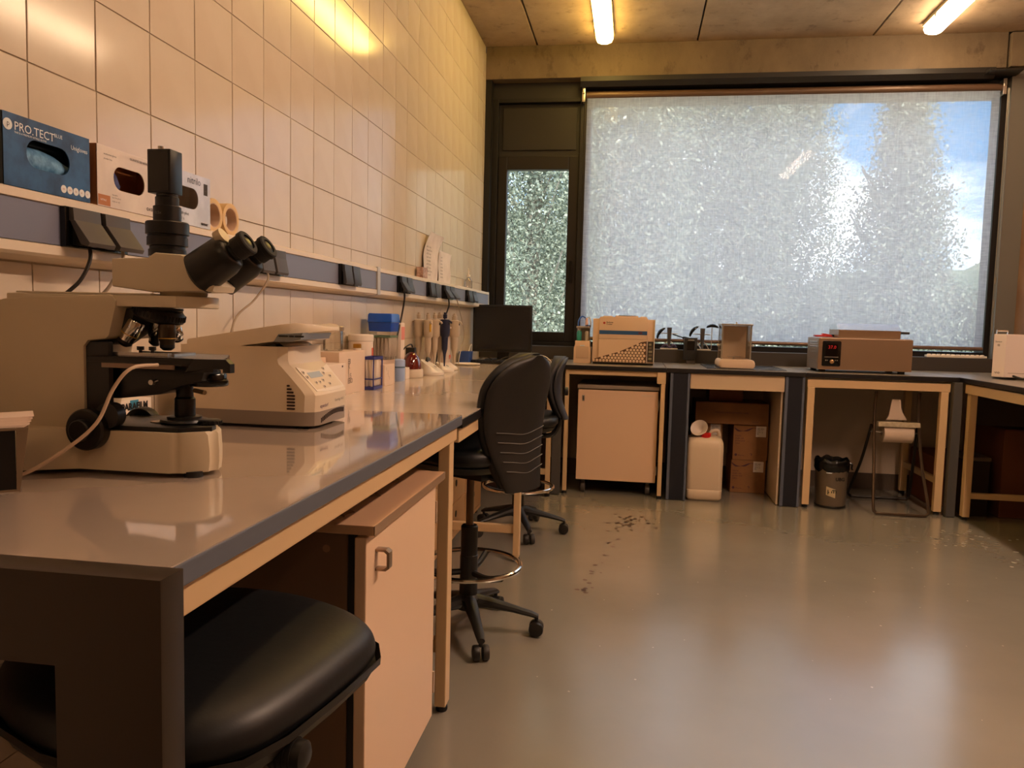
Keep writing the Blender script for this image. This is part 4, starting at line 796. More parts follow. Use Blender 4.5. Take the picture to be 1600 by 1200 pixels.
# tip boxes
TX, TY = -1.1185, 3.4125
t = thing('tip_box', 'deep blue lidded pipette tip box on top of the clear tip rack', 'tip box', (TX, TY, 1.125))
bl = mat('tip_blue', '#1048b0', .3)
bm = BM(); ring_loft(bm, [[Vector((TX + a, TY + b, z)) for a, b in rrect(w_, d_, .006, 2)] for z, w_, d_ in ((1.126, .104, .116), (1.165, .110, .122), (1.167, .114, .126))]); ob('box_base', bm, bl, t)
bm = BM(); ring_loft(bm, [[Vector((TX + a, TY + b, z)) for a, b in rrect(w_, d_, .008, 2)] for z, w_, d_ in ((1.1675, .116, .128), (1.20, .112, .124), (1.206, .104, .116))]); ob('lid', bm, mat('tip_blue_lid', '#1553c0', .25), t)
t = thing('tip_rack', 'clear rack of pipette tips with green tray, under the blue tip box', 'tip rack', (TX, TY, 1.0))
bm = BM(); box(bm, TX - .052, TX + .052, TY - .058, TY + .058, 1.0, 1.124, .003); ob('clear_box', bm, clear_mat('tip_clear', (.93, .93, .91), .08, .12), t, smooth=False)
bm = BM(); box(bm, TX - .049, TX + .049, TY - .055, TY + .055, 1.098, 1.108, .002); ob('green_tray', bm, mat('tray_green', '#6f9673', .4), t, smooth=False)
for i in range(6):
    for j in range(7):
        bm = BM(); lathe(bm, [(.0015, 0), (.005, .06), (.006, .085)], (TX - .042 + i * .0168, TY - .048 + j * .016, 1.012), n=6); ob('pipette_tip', bm, mat('tip_pale', '#e0d3c6', .4), t)
c3 = carton('tip_carton', -1.175, -1.085, 3.27, 3.48, BT, .999, mat('card_tan', '#cdb29b', .6), 'tan carton under the tip rack, behind the blue swab rack')
c4 = carton('small_white_carton', -1.083, -1.064, 3.262, 3.40, BT, .982, wc2, 'narrow white carton with handwritten marks standing before the tan one')
for k in range(4): text(('\\', '. /', '\\ .', '/')[k], .022, ink, c4, (-1.064, 3.285 + k * .014, .955 - k * .014), (0, 1, 0), (0, 0, 1))
t = thing('pale_blue_canister', 'pale blue round canister with darker band in front of the tip rack', 'container', (-1.105, 3.60, BT))
pb = mat('pale_blue', '#98b0dc', .3)
bm = BM(); lathe(bm, [(.030, 0), (.032, .003), (.032, .062), (.030, .064)], (-1.105, 3.60, BT), n=26); ob('canister_body', bm, pb, t)
bm = BM(); lathe(bm, [(.033, .064), (.033, .070)], (-1.105, 3.60, BT), n=26); ob('band', bm, mat('band_blue', '#48657f', .4), t)
bm = BM(); lathe(bm, [(.032, .070), (.032, .098), (.027, .104), (.012, .105)], (-1.105, 3.60, BT), n=26); ob('lid', bm, mat('pale_blue_lid', '#a8bee6', .25), t)
t = thing('clear_tube_stack', 'tall clear cylinder of plastic tubes behind the pale blue canister', 'tubes', (-1.165, 3.665, BT))
bm = BM(); lathe(bm, [(.026, 0), (.028, .003), (.028, .205), (.024, .21)], (-1.165, 3.665, BT), n=18); ob('cylinder', bm, clear_mat('tip_clear'), t)
for k in range(7):
    a = k * .9; bm = BM(); cyl(bm, (-1.165 + .017 * math.cos(a), 3.665 + .017 * math.sin(a), BT + .005), (-1.165 + .017 * math.cos(a), 3.665 + .017 * math.sin(a), BT + .19), .005, n=7); ob('tube', bm, mat('tip_pale', '#c3b1a0'), t)
t = thing('pink_label_bottle', 'tall white bottle with a pink label beside the blue tip box', 'bottle', (-1.16, 3.76, BT))
bm = BM(); box(bm, -1.19, -1.135, 3.735, 3.80, BT, 1.165, .006); ob('bottle_body', bm, mat('white_card', '#e3d2c2'), t)
bm = BM(); box(bm, -1.135, -1.1343, 3.74, 3.795, 1.08, 1.145); ob('pink_label', bm, mat('label_pink', '#dd8778', .5), t, smooth=False)
bm = BM(); box(bm, -1.13, -1.095, 3.69, 3.755, BT, .945, .003); solo('small_white_box', bm, wc, 'small low white box left of the red mini centrifuge', 'box', smooth=False)
# red mini centrifuge
t = thing('mini_centrifuge', 'small round mini centrifuge with a dark red dome lid', 'centrifuge', (-1.10, 3.85, BT))
bm = BM()
R = []
for z, s in ((.001, .96), (.006, 1), (.034, 1.0), (.044, .95)): R.append([Vector((-1.105 + .052 * s * math.cos(a), 3.85 + .062 * s * math.sin(a), BT + z)) for a in [2*math.pi*k/30 for k in range(30)]])
ring_loft(bm, R); ob('base', bm, cream, t)
bm = BM(); R = []
for k_ in range(8):
    f = k_ / 7; a_ = f * math.pi / 2; s = math.cos(a_) * .97 + .02; z = .045 + .085 * math.sin(a_)
    R.append([Vector((-1.110 + .050 * s * math.cos(a), 3.842 + .058 * s * math.sin(a), BT + z)) for a in [2*math.pi*k/30 for k in range(30)]])
ring_loft(bm, R); ob('dome_lid', bm, mat('dome_red', '#5c120e', .08, spec=.8, coat=.5), t)
bm = BM(); box(bm, -1.16, -1.11, 3.895, 3.93, BT + .045, BT + .15, .004); ob('hinge_block', bm, black, t)
bm = BM(); tube(bm, [(-1.15, 3.76, BT + .125), (-1.13, 3.80, BT + .155), (-1.12, 3.86, BT + .168), (-1.13, 3.92, BT + .153)], .004, 7); solo('black_loop_cable', bm, cb, 'short black cable arching over the red mini centrifuge', 'cable')
# charging bases with sloped fronts
def wedge(x, y, w, l, h, label, sc=1):
    t = thing('charging_base', label, 'device', (x, y, BT), 'sloped white device bases')
    bm = BM(); R = []
    n = 24
    for z, s in ((.001, .97), (.006, 1.0), (.016, 1.0)): R.append([Vector((x + l * s * math.cos(a), y + w * s * math.sin(a), BT + z)) for a in [2*math.pi*k/n for k in range(n)]])
    top = [Vector((x - .012 + l * .80 * math.cos(a), y + w * .80 * math.sin(a), BT + .02 + h * (.5 - .5 * math.cos(a)) ** .8)) for a in [2*math.pi*k/n for k in range(n)]]
    R.append(top); ring_loft(bm, R); ob('base', bm, white, t)
    bm = BM(); lathe(bm, [(.009, 0), (.009, .002)], (x + l * .25, y, BT + .02 + h * .40), (.5, 0, 1), 14); ob('button', bm, mat('pad_grey', '#9aa09c', .4), t)
    return t
wd = wedge(-1.065, 4.09, .085, .062, .062, 'large white sloped charging base just right of the red mini centrifuge')
bm = BM(); tube(bm, [(-1.10, 4.10, BT + .07), (-1.10, 4.115, BT + .085), (-1.10, 4.15, BT + .078)], .009, 8); ob('black_clip', bm, black, wd)
wedge(-1.06, 4.36, .07, .05, .035, 'low white sloped base in front of the pipette stands')
# pipettes on stands
pipm = mat('pipette_grey', '#bfae98', .35); pipb = mat('pipette_black', '#17171c', .4); pipn = mat('pipette_navy', '#1d2440', .4)
def stand(x, y, label):
    t = thing('pipette_stand', label, 'stand', (x, y, BT), 'pipette stands')
    bm = BM(); lathe(bm, [(.070, .001), (.074, .006), (.072, .016), (.05, .030), (.028, .045), (.024, .15), (.018, .26), (.012, .30)], (x, y, BT), n=28); ob('column', bm, mat('stand_white', '#e2d3c3', .35), t)
    bm = BM(); lathe(bm, [(.040, .245), (.052, .247), (.052, .256), (.040, .258)], (x, y, BT), n=24); ob('carousel', bm, white, t)
    return t
stand(-1.125, 4.25, 'pipette stand nearer the red mini centrifuge'); s2 = stand(-1.10, 4.53, 'second pipette stand, with red mark on its foot')
bm = BM(); box(bm, -1.074, -1.0735, 4.51, 4.55, BT + .065, BT + .09); ob('red_mark', bm, mat('label_orange', '#d65a33'), s2, smooth=False)
def pipette(x, y, a, body, label, strip_=None, zt=1.215):
    t = thing('pipette', label, 'pipette', (x, y, .93), 'pipettes hanging on the stands')
    ox, oy = math.cos(a), math.sin(a)
    def P(d, z): return Vector((x + ox * d, y + oy * d, z))
    bm = BM(); lathe(bm, [(.011, 0), (.012, .004), (.012, .022), (.008, .024), (.008, .034)], P(0, zt - .030), n=12); ob('plunger', bm, body, t)
    bm = BM(); R = []
    for z, rx, ry in ((zt - .034, .022, .020), (zt - .038, .028, .025), (zt - .10, .029, .026), (zt - .125, .027, .024), (zt - .135, .019, .018)):
        R.append([P(0, z) + Vector((ox * rx * math.cos(b) - oy * ry * math.sin(b), oy * rx * math.cos(b) + ox * ry * math.sin(b), 0)) for b in [2*math.pi*k/14 for k in range(14)]])
    ring_loft(bm, R); h_ = ob('handle', bm, body, t)
    bm = BM(); tube(bm, [P(.012, zt - .044), P(.034, zt - .046), P(.042, zt - .056)], .0055, 7); ob('finger_hook', bm, body, t)
    bm = BM(); lathe(bm, [(.019, 0), (.017, .065), (.009, .095), (.006, .125), (.0035, .165)], P(0, zt - .133), (0, 0, -1), 12); ob('shaft', bm, body, t)
    if strip_:
        bm = BM(); c = P(.0285, 0); box(bm, c.x - .003, c.x + .004, c.y - .006, c.y + .006, zt - .10, zt - .055, .001); ob('colour_label', bm, strip_, h_, smooth=False)
    else:
        bm = BM(); c = P(.0275, 0); box(bm, c.x - .002, c.x + .003, c.y - .005, c.y + .005, zt - .065, zt - .052, .001); ob('volume_window', bm, black, h_, smooth=False)
lab = [('pale pipette with a yellow label, first on the near stand', mat('label_yellow', '#d9a82f', .5), pipm), ('pale pipette facing the room on the near stand', None, pipm), ('pale pipette with dark knob, right side of the near stand', None, pipm), ('pale pipette behind the dark one on the far stand', None, pipm), ('slim navy pipette hanging between the two stands', None, pipn), ('pale pipette facing the room on the far stand', None, pipm), ('pale pipette with dark window on the far stand', None, pipm), ('rightmost pale pipette on the far stand', None, pipm), ('pale pipette behind the near stand by the tiles', None, pipm)]
pos = [(-1.115, 4.175, -.9), (-1.088, 4.215, -.1), (-1.08, 4.305, .6), (-1.125, 4.46, -.9), (-1.045, 4.275, -.3), (-1.047, 4.52, 0), (-1.06, 4.60, .6), (-1.085, 4.66, 1.0), (-1.175, 4.20, 3.0)]
for (l_, st_, m_), (x, y, a) in zip(lab, pos): pipette(x, y, a, m_, l_, st_, 1.218 + .006 * math.sin(y * 9))
# blue cup, white loop dish, monitor, keyboard
t = thing('blue_cup', 'square dark blue cup beside the pipette stands', 'cup', (-1.165, 5.33, BT))
bm = BM(); ring_loft(bm, [[Vector((-1.15 + a, 5.33 + b, BT + z)) for a, b in rrect(w_, w_ * 1.6, .008, 2)] for z, w_ in ((.001, .066), (.004, .07), (.082, .078), (.082, .070), (.010, .062))]); ob('cup_body', bm, mat('cup_blue', '#27488c', .35), t)
bm = BM(); lathe(bm, [(.001, .0015), (.07, .0015), (.085, .006), (.088, .012), (.084, .013), (.07, .006), (.001, .004)], (-1.09, 5.10, BT), n=28); solo('white_saucer', bm, white, 'flat white oval dish on the bench beside the blue cup', 'dish')
t = thing('monitor', 'black flat computer monitor on the corner bench', 'monitor', (-.98, 5.78, BT))
mk = mat('monitor_black', '#131110', .35); MY = 5.75
bm = BM(); box(bm, -1.192, -.745, MY, MY + .035, .955, 1.307, .006); box(bm, -1.12, -.82, MY + .035, MY + .06, 1.0, 1.26, .01); ob('housing', bm, mk, t, smooth=False) if 0 else ob('housing', bm, mk, t)
bm = BM(); box(bm, -1.176, -.761, MY - .0012, MY + .004, .978, 1.292); ob('screen', bm, mat('screen_dark', '#1a1a1c', .22), t, smooth=False)
bm = BM(); box(bm, -1.01, -.92, MY + .04, MY + .06, BT + .012, 1.05, .004); ob('neck', bm, mk, t)
bm = BM(); ring_loft(bm, [[Vector((-.965 + a, MY + .03 + b, BT + z)) for a, b in rrect(.26, .20, .05, 5)] for z in (.001, .010, .013)]); ob('stand_base', bm, mk, t)
t = thing('keyboard', 'black keyboard on the corner bench below the monitor', 'keyboard', (-.92, 5.35, BT))
KM = Matrix.Translation((-.93, 5.38, BT)) @ Matrix.Rotation(-.12, 4, 'Z')
bm = BM(); box(bm, -.22, .22, -.075, .075, .002, .014, .003, mtx=KM); ob('keyboard_body', bm, mk, t)
bm = BM()
for i in range(5):
    for j in range(18): box(bm, -.208 + j * .0232, -.189 + j * .0232, -.062 + i * .026, -.041 + i * .026, .014, .021, mtx=KM)
q = ob('keys', bm, mat('keys_black', '#24211f', .5), t, smooth=False); q['kind'] = 'stuff'
random.seed(9)
for n_, pts in (('white cable arching from behind the monitor over the corner bench', [(-.74, 5.80, BT + .03), (-.70, 5.70, BT + .055), (-.62, 5.60, BT + .05), (-.56, 5.52, BT + .01), (-.54, 5.45, BT + .006)]), ('pale cable curling from the blue cup to the monitor', [(-1.15, 5.42, BT + .07), (-1.16, 5.52, BT + .11), (-1.17, 5.62, BT + .12), (-1.185, 5.70, BT + .07)]), ):
    cable(pts, .0035, cw, n_, group='computer cables')
cable([(-1.12, 5.50, BT + .01), (-1.05, 5.58, BT + .035), (-.98, 5.55, BT + .01), (-.90, 5.60, BT + .04), (-.84, 5.62, BT + .012), (-.80, 5.56, BT + .03)], .0035, cb, 'tangled black cable lying between the monitor and the keyboard', group='computer cables')
# ================================================================= STOOLS AND CABINETS
pu = mat('black_vinyl', '#0f1114', .46, bump=.06, scale=45); shell = mat('shell_plastic', '#1a1714', .5); base_p = mat('base_plastic', '#181614', .45)
def rot(bm, M): bmesh.ops.transform(bm, matrix=M, verts=bm.verts); return bm
def stool(name, label, loc, yaw, zs, back=None, wheel_a=0, cover=True, back_mat=None):
    """local frame: sitter faces +x; back = (z0, z1, width, lean)"""
    t = thing(name, label, 'stool', (0, 0, 0), 'wheeled lab stools')
    # five-star base
    for k in range(5):
        a = wheel_a + 2*math.pi*k/5; c, s = math.cos(a), math.sin(a); P = lambda d, z: (c * d, s * d, z)
        bm = BM(); R = []
        for d, z, w, h in ((.02, .125, .030, .030), (.08, .118, .026, .022), (.17, .100, .020, .015), (.245, .082, .017, .012), (.270, .072, .014, .010)):
            R.append([Vector(P(d, z)) + Vector((-s * w * math.cos(b), c * w * math.cos(b), h * math.sin(b))) for b in [2*math.pi*q/10 for q in range(10)]])
        ring_loft(bm, R); l_ = ob('leg', bm, base_p, t)
        bm = BM(); cyl(bm, P(.262, .05), P(.262, .075), .008, n=10)
        lathe(bm, [(.014, 0), (.026, .003), (.028, .008), (.028, .020), (.026, .024), (.014, .026)], (c * .262 - s * -.030, s * .262 + c * -.030, .0285), (-s, c, 0), 18)
        ob('caster', bm, base_p, l_)
        bm = BM(); lathe(bm, [(.014, 0), (.026, .003), (.028, .008), (.028, .020), (.026, .024), (.014, .026)], (c * .262 - s * .004, s * .262 + c * .004, .0285), (-s, c, 0), 18); ob('wheel', bm, mat('caster_grey', '#2c2926', .5), l_)
    bm = BM(); lathe(bm, [(.045, .095), (.048, .10), (.048, .135), (.036, .15)], (0, 0, 0), n=24); ob('hub', bm, base_p, t)
    bm = BM(); lathe(bm, [(.030, .14), (.034, .15), (.034, .30), (.032, .302), (.032, .41), (.028, .415)], (0, 0, 0), n=22); ob('column_cover', bm, base_p, t)
    bm = BM(); cyl(bm, (0, 0, .40), (0, 0, zs - .10), .0145, n=16); ob('gas_column', bm, mat('column_bronze', '#6a5238', .35, .4), t)
    # foot ring
    bm = BM(); tube(bm, [(.195 * math.cos(2*math.pi*k/24), .195 * math.sin(2*math.pi*k/24), .262) for k in range(24)], .0095, 10, closed=True); fr = ob('foot_ring', bm, chrome, t)
    for k in range(3):
        a = wheel_a + .5 + 2*math.pi*k/3; bm = BM(); tube(bm, [(.03 * math.cos(a), .03 * math.sin(a), .235), (.11 * math.cos(a), .11 * math.sin(a), .235), (.188 * math.cos(a), .188 * math.sin(a), .256)], .012, 8); ob('spoke', bm, base_p, fr)
    # seat
    def seat_ring(f, z, dz=0):
        return [Vector((.235 * f * math.copysign(abs(math.cos(b)) ** .62, math.cos(b)) + .02, .235 * f * math.copysign(abs(math.sin(b)) ** .62, math.sin(b)) * (1.0 - .08 * math.cos(b)), z + dz * math.cos(b))) for b in [2*math.pi*k/36 for k in range(36)]]
    bm = BM(); ring_loft(bm, [seat_ring(.93, zs - .062), seat_ring(1.0, zs - .045), seat_ring(1.0, zs - .020), seat_ring(.95, zs - .004), seat_ring(.8, zs, -.004), seat_ring(.45, zs - .006, 0), seat_ring(.1, zs - .008)]); ob('seat', bm, pu, t, ang=60)
    bm = BM(); ring_loft(bm, [seat_ring(.55, zs - .105), seat_ring(.86, zs - .088), seat_ring(.95, zs - .0625)]); ob('seat_shell', bm, shell, t, ang=60)
    bm = BM(); box(bm, -.10, .08, -.06, .06, zs - .135, zs - .10, .008); ob('mechanism', bm, base_p, t)
    bm = BM(); tube(bm, [(.0, -.05, zs - .12), (.02, -.16, zs - .125), (.02, -.24, zs - .13)], .007, 8); lathe(bm, [(.012, 0), (.015, .01), (.014, .05), (.008, .055)], (.02, -.235, zs - .13), (0, -1, -.05), 12); ob('lever', bm, base_p, t)
    if back:
        z0, z1, wd, lean, th = back; n = 17; R = []; R2 = []
        for i in range(n):
            f = (i / (n - 1)) ** .8; z = z0 + (z1 - z0) * f
            w = wd * (.55 + .45 * math.sin(min(1, f * 1.5) * math.pi / 2)) * (1 if f < .7 else math.sqrt(max(.03, 1 - ((f - .7) / .303) ** 2)))
            x = -.225 - lean * f + .045 * math.sin(f * math.pi)
            R.append([Vector((x + th * .5 * math.sin(b) - .30 * (abs(w * math.cos(b)) ** 2) * -2.0, w * math.cos(b), z)) for b in [2*math.pi*k/28 for k in range(28)]])
            R2.append([Vector((x - th * .28 + th * .34 * math.sin(b) + .60 * (w * math.cos(b)) ** 2 - .004, w * .97 * math.cos(b), z0 - .012 + (z1 - z0 + .005) * f)) for b in [2*math.pi*k/28 for k in range(28)]])
        bm = BM(); ring_loft(bm, R); ob('backrest', bm, back_mat or pu, t, ang=70)
        bm = BM(); ring_loft(bm, R2); bs = ob('back_shell', bm, back_mat or shell, t, ang=70)
        if z1 - z0 > .4:
            for k in range(5):
                z = z0 + .07 + k * .034; f = (z - z0) / (z1 - z0); w = wd * (.55 + .45 * math.sin(min(1, f * 1.5) * math.pi / 2)); x = -.225 - lean * f + .045 * math.sin(f * math.pi)
                bm = BM(); tube(bm, [(x - th * .28 - th * .34 + .60 * (w * u_) ** 2 - .005 + .006 * abs(u_), w * u_, z - .02 * (1 - abs(u_))) for u_ in (-.8, -.5, 0, .5, .8)], .0016, 5); ob('ridge', bm, mat('ridge_grey', '#6b6864', .4), bs)
        bm = BM(); tube(bm, [(-.06, 0, zs - .12), (-.17, 0, zs - .125), (-.215, 0, zs - .07), (-.235, 0, z0 + .06)], .014, 8); ob('back_bar', bm, base_p, t)
        if z1 - z0 < .4: bm = BM(); lathe(bm, [(.012, 0), (.024, .004), (.024, .02), (.018, .024)], (-.245 - lean * .3, 0, z0 + .14), (-1, 0, 0), 16); ob('knob', bm, base_p, t)
    t.location = loc; t.rotation_euler = (0, 0, yaw); OFF[t.name] = Vector(loc)
    return t
stool('lab_stool', 'black wheeled lab stool with tall rounded back and chrome foot ring, beside the foreground cabinet', (-.585, 2.84, 0), math.radians(152), .735, (.60, 1.075, .19, .03, .075), wheel_a=math.radians(-152 - 68))
stool('lab_stool', 'black wheeled lab stool with small grey squarish back, farther one near the corner post', (-.61, 4.30, 0), math.radians(186), .68, (.665, 1.00, .15, -.01, .07), wheel_a=math.radians(-186 - 68), back_mat=mat('back_grey', '#26262a', .55))
# foreground seat, no back
t = thing('lab_stool', 'black vinyl stool seat pushed under the foreground bench behind the end frame', 'stool', (-.66, 1.03, 0), 'wheeled lab stools')
ol2 = [(-.385, 1.165), (-.400, 1.05), (-.425, .92), (-.455, .855), (-.52, .812), (-.60, .802), (-.70, .822), (-.80, .868), (-.88, .940), (-.925, 1.03), (-.925, 1.12), (-.88, 1.22), (-.80, 1.29), (-.70, 1.325), (-.58, 1.315), (-.47, 1.27), (-.405, 1.215)]
cxy = (-.66, 1.06)
def ring(f, z): return [Vector((cxy[0] + (x - cxy[0]) * f, cxy[1] + (y - cxy[1]) * f, z)) for x, y in ol2]
bm = BM(); ring_loft(bm, [ring(.97, .625), ring(1.0, .640), ring(1.0, .660), ring(.96, .682), ring(.85, .697), ring(.6, .706), ring(.25, .708)]); ss = bm
st_ = ob('seat', bm, pu, t, ang=80); md = st_.modifiers.new('sub', 'SUBSURF'); md.levels = 2; md.render_levels = 2
bm = BM(); ring_loft(bm, [ring(.42, .545), ring(.75, .565), ring(.94, .605), ring(1.015, .642), ring(1.012, .630)]); ob('seat_shell', bm, shell, t, ang=80)
bm = BM(); tube(bm, [(-.56, .96, .600), (-.50, .945, .603), (-.46, .940, .603)], .012, 8); lathe(bm, [(.013, 0), (.020, .01), (.022, .04), (.020, .065), (.012, .07)], (-.475, .942, .604), (1, -.05, -.02), 14); lv = ob('lever', bm, base_p, t)
for k in range(4):
    bm = BM(); lathe(bm, [(.0225, 0), (.0225, .0025)], (-.452 + k * .009, .941 - .0005 * k, .6035), (1, -.05, -.02), 14); ob('grip_ridge', bm, rub, lv)
bm = BM(); cyl(bm, (-.64, 1.03, .38), (-.64, 1.03, .555), .015, n=16); cyl(bm, (-.64, 1.03, .30), (-.64, 1.03, .40), .025, n=16); ob('gas_column', bm, mat('column_bronze', '#6a5238'), t)
bm = BM(); lathe(bm, [(.034, .10), (.036, .14), (.032, .30)], (-.64, 1.03, 0), n=18); ob('column_cover', bm, base_p, t)
for k in range(5):
    a = .35 + 2*math.pi*k/5; c, s = math.cos(a), math.sin(a)
    bm = BM(); tube(bm, [(-.64 + c * d, 1.03 + s * d, z) for d, z in ((.02, .12), (.1, .112), (.2, .09), (.25, .07))], .016, 8); l_ = ob('leg', bm, base_p, t)
    bm = BM(); lathe(bm, [(.014, 0), (.028, .006), (.028, .04), (.014, .046)], (-.64 + c * .24 + s * .023, 1.03 + s * .24 - c * .023, .0285), (-s, c, 0), 16); ob('caster', bm, base_p, l_)
# cabinet under the foreground bench
door_m = mat('cabinet_cream', '#eccaa8', .42); side_m = mat('cabinet_side', '#735840', .5); gask = mat('gasket', '#211a13', .5)
t = thing('base_cabinet', 'cream-fronted low cabinet with metal pull handle under the foreground bench', 'cabinet', (-.80, 1.77, 0))
bm = BM(); box(bm, -1.13, -.556, 1.478, 2.052, .09, .748); ob('body', bm, side_m, t, smooth=False)
bm = BM(); box(bm, -.555, -.545, 1.482, 2.048, .095, .745); box(bm, -.5465, -.541, 1.477, 2.05, .09, .748); ob('gasket', bm, gask, t, smooth=False) 
bm = BM(); box(bm, -.540, -.515, 1.476, 2.035, .085, .742, .003); dr = ob('door', bm, door_m, t, smooth=False)
bm = BM(); box(bm, -1.14, -.498, 1.470, 2.062, .749, .769, .002); ob('cabinet_top', bm, mat('cab_top', '#c9a282', .3), t, smooth=False)
bm = BM(); box(bm, -.4975, -.4955, 1.470, 2.062, .749, .769, .0005); ob('edge_band', bm, mat('edge_band', '#a58a72', .3, .3), t, smooth=False)
hp = [(-.515, 1.522), (-.490, 1.522), (-.483, 1.529), (-.483, 1.6), (-.490, 1.607), (-.515, 1.607)]
bm = BM(); hx = [(-.515, .704), (-.492, .704), (-.484, .698), (-.484, .664), (-.492, .658), (-.515, .658), (-.515, .663), (-.496, .663), (-.490, .668), (-.490, .694), (-.496, .699), (-.515, .699)]
prism(bm, hx, 'y', 1.530, 1.552, .001); ob('handle', bm, mat('handle_steel', '#a8927c', .3, .8), dr)
for z in (.18, .66):
    bm = BM(); box(bm, -.535, -.512, 2.036, 2.046, z - .03, z + .03, .001); ob('hinge', bm, mat('hinge_cream', '#b59f86', .4), t, smooth=False)
bm = BM(); cyl(bm, (-.60, 1.477, .715), (-.60, 1.479, .715), .008); ob('cam_cap', bm, mat('cap_brown', '#9c7454', .5), t)
for x in (-1.08, -.60):
    for y in (1.53, 2.0):
        bm = BM(); cyl(bm, (x, y, 0), (x, y, .09), .02); ob('foot', bm, rub, t)
# crumpled film on it
bm = BM(); random.seed(31); nx, ny = 10, 26; G = []
for i in range(nx + 1):
    row = []
    for j in range(ny + 1):
        x = -.60 - .42 * (1 - i / nx) + .045 * math.sin(j * .9); x = -.98 + (.385 + .02 * math.sin(j * .55)) * i / nx + .008 * math.sin(j * 1.9) * (i / nx); y = 1.50 + .42 * j / ny
        z = .7712 + .012 * (1 - (i / nx)) ** .5 + random.uniform(0, .010) * (1 if i < nx else .05)
        row.append(bm.verts.new((x, y, z)))
    G.append(row)
for i in range(nx):
    for j in range(ny): bm.faces.new((G[i][j], G[i+1][j], G[i+1][j+1], G[i][j+1]))
r_ = bmesh.ops.extrude_face_region(bm, geom=bm.faces[:]); bmesh.ops.translate(bm, vec=(0, 0, -.0006), verts=[v for v in r_['geom'] if isinstance(v, bmesh.types.BMVert)])
solo('crumpled_film', bm, mat('film_crumple', '#bfa48a', .22, noise='#6d5644', scale=26), 'crumpled plastic sheet lying on the low cabinet under the bench', 'plastic sheet', smooth=False)
# drawer rack under the second bench
t = thing('drawer_rack', 'low cream rack of drawers with finger holes along the wall under the bench', 'drawers', (-1.02, 3.85, 0))
ork = mat('rack_cream', '#c69d6c', .5)
bm = BM(); box(bm, -1.15, -1.13, 2.35, 4.72, .03, .40); box(bm, -1.13, -.905, 2.35, 4.72, .03, .05); box(bm, -1.13, -.905, 2.35, 4.72, .385, .40); ob('rack_frame', bm, ork, t, smooth=False)
for j in range(5):
    for i, (z0_, z1_) in enumerate(((.055, .215), (.222, .38))):
        y0_ = 2.36 + j * .472; bm = BM(); box(bm, -1.12, -.902, y0_, y0_ + .455, z0_, z1_, .003); d_ = ob('drawer', bm, ork, t, smooth=False)
        bm = BM(); lathe(bm, [(.018, 0), (.018, .002)], (-.9015, y0_ + .2275, (z0_ + z1_) / 2 + .02), (1, 0, 0), 16); ob('finger_hole', bm, gask, d_)
for y in (2.40, 3.5, 4.66):
    bm = BM(); box(bm, -1.14, -.92, y, y + .03, 0, .03); ob('foot', bm, rub, t, smooth=False)
# tall brown cabinet side behind the corner
bm = BM(); box(bm, -1.17, -.62, 5.45, 6.0, .002, .58, .003); solo('brown_crate', bm, mat('dark_brown', '#4a2d1c', .6), 'dark brown box deep under the corner bench', 'box', smooth=False)
# rolling cabinet under the window bench
t = thing('rolling_cabinet', 'cream rolling cabinet on casters with small lock plate, under the window bench', 'cabinet', (-.09, 5.7, 0))
bm = BM(); box(bm, -.355, .178, 5.425, 5.95, .10, .735); ob('body', bm, side_m, t, smooth=False)
bm = BM(); box(bm, -.362, .185, 5.40, 5.424, .098, .728, .002); dr = ob('door', bm, mat('cabinet_peach', '#ebc6a3', .45), t, smooth=False)
bm = BM(); box(bm, -.368, .192, 5.395, 5.96, .737, .762, .002); ob('cabinet_top', bm, mat('cab_top_grey', '#8f8172', .4), t, smooth=False)
bm = BM(); box(bm, -.334, -.318, 5.396, 5.400, .650, .690, .001); lk = ob('lock_plate', bm, steel, dr, smooth=False)
bm = BM(); box(bm, -.328, -.323, 5.392, 5.396, .658, .682, .001); ob('key', bm, ink, lk, smooth=False)
bm = BM(); box(bm, .070, .150, 5.3990, 5.400, .695, .705); ob('name_strip', bm, mat('strip_pale', '#e4c6a8', .4), dr, smooth=False)
bm = BM(); box(bm, .186, .192, 5.41, 5.42, .60, .66); ob('hinge', bm, steel, t, smooth=False)
bm = BM(); box(bm, .186, .192, 5.41, 5.42, .15, .21); ob('hinge', bm, steel, t, smooth=False)
for x in (-.315, .135):
    for y in (5.47, 5.90):
        bm = BM(); box(bm, x - .012, x + .012, y - .02, y + .02, .06, .10, .004); lathe(bm, [(.016, 0), (.034, .004), (.036, .01), (.036, .026), (.034, .032), (.016, .036)], (x - .018, y - .01, .0365), (1, 0, 0), 20); ob('caster', bm, mat('caster_mid', '#4c443b', .5), t)
# ================================================================= ON THE WINDOW BENCH
WT = .90
# particle counter / analyser
t = thing('analyser', 'cream benchtop analyser with blue stripe and honeycomb patterned cover', 'instrument', (-.065, 5.72, WT))
pk = mat('analyser_cream', '#dcbd9c', .42); AY = 5.56
bm = BM(); box(bm, -.285, .150, AY + .02, 5.95, .912, 1.222, .008); ob('body', bm, pk, t)
bm = BM(); box(bm, -.28, .145, AY + .03, 5.93, WT, .912); ob('base', bm, black, t, smooth=False)
bm = BM(); prism(bm, [(-.240, 1.082), (-.240, 1.225), (-.232, 1.236), (.090, 1.236), (.098, 1.225), (.098, 1.082)], 'y', AY, AY + .025, .004); ob('upper_cover', bm, pk, t)
bm = BM(); box(bm, -.240, .098, AY + .002, AY + .022, .915, 1.081, .002); ob('lower_cover', bm, pk, t, smooth=False)
bm = BM(); box(bm, -.238, .096, AY - .0015, AY + .001, 1.113, 1.140); sp = ob('blue_stripe', bm, mat('stripe_blue', '#2b5583', .4), t, smooth=False)
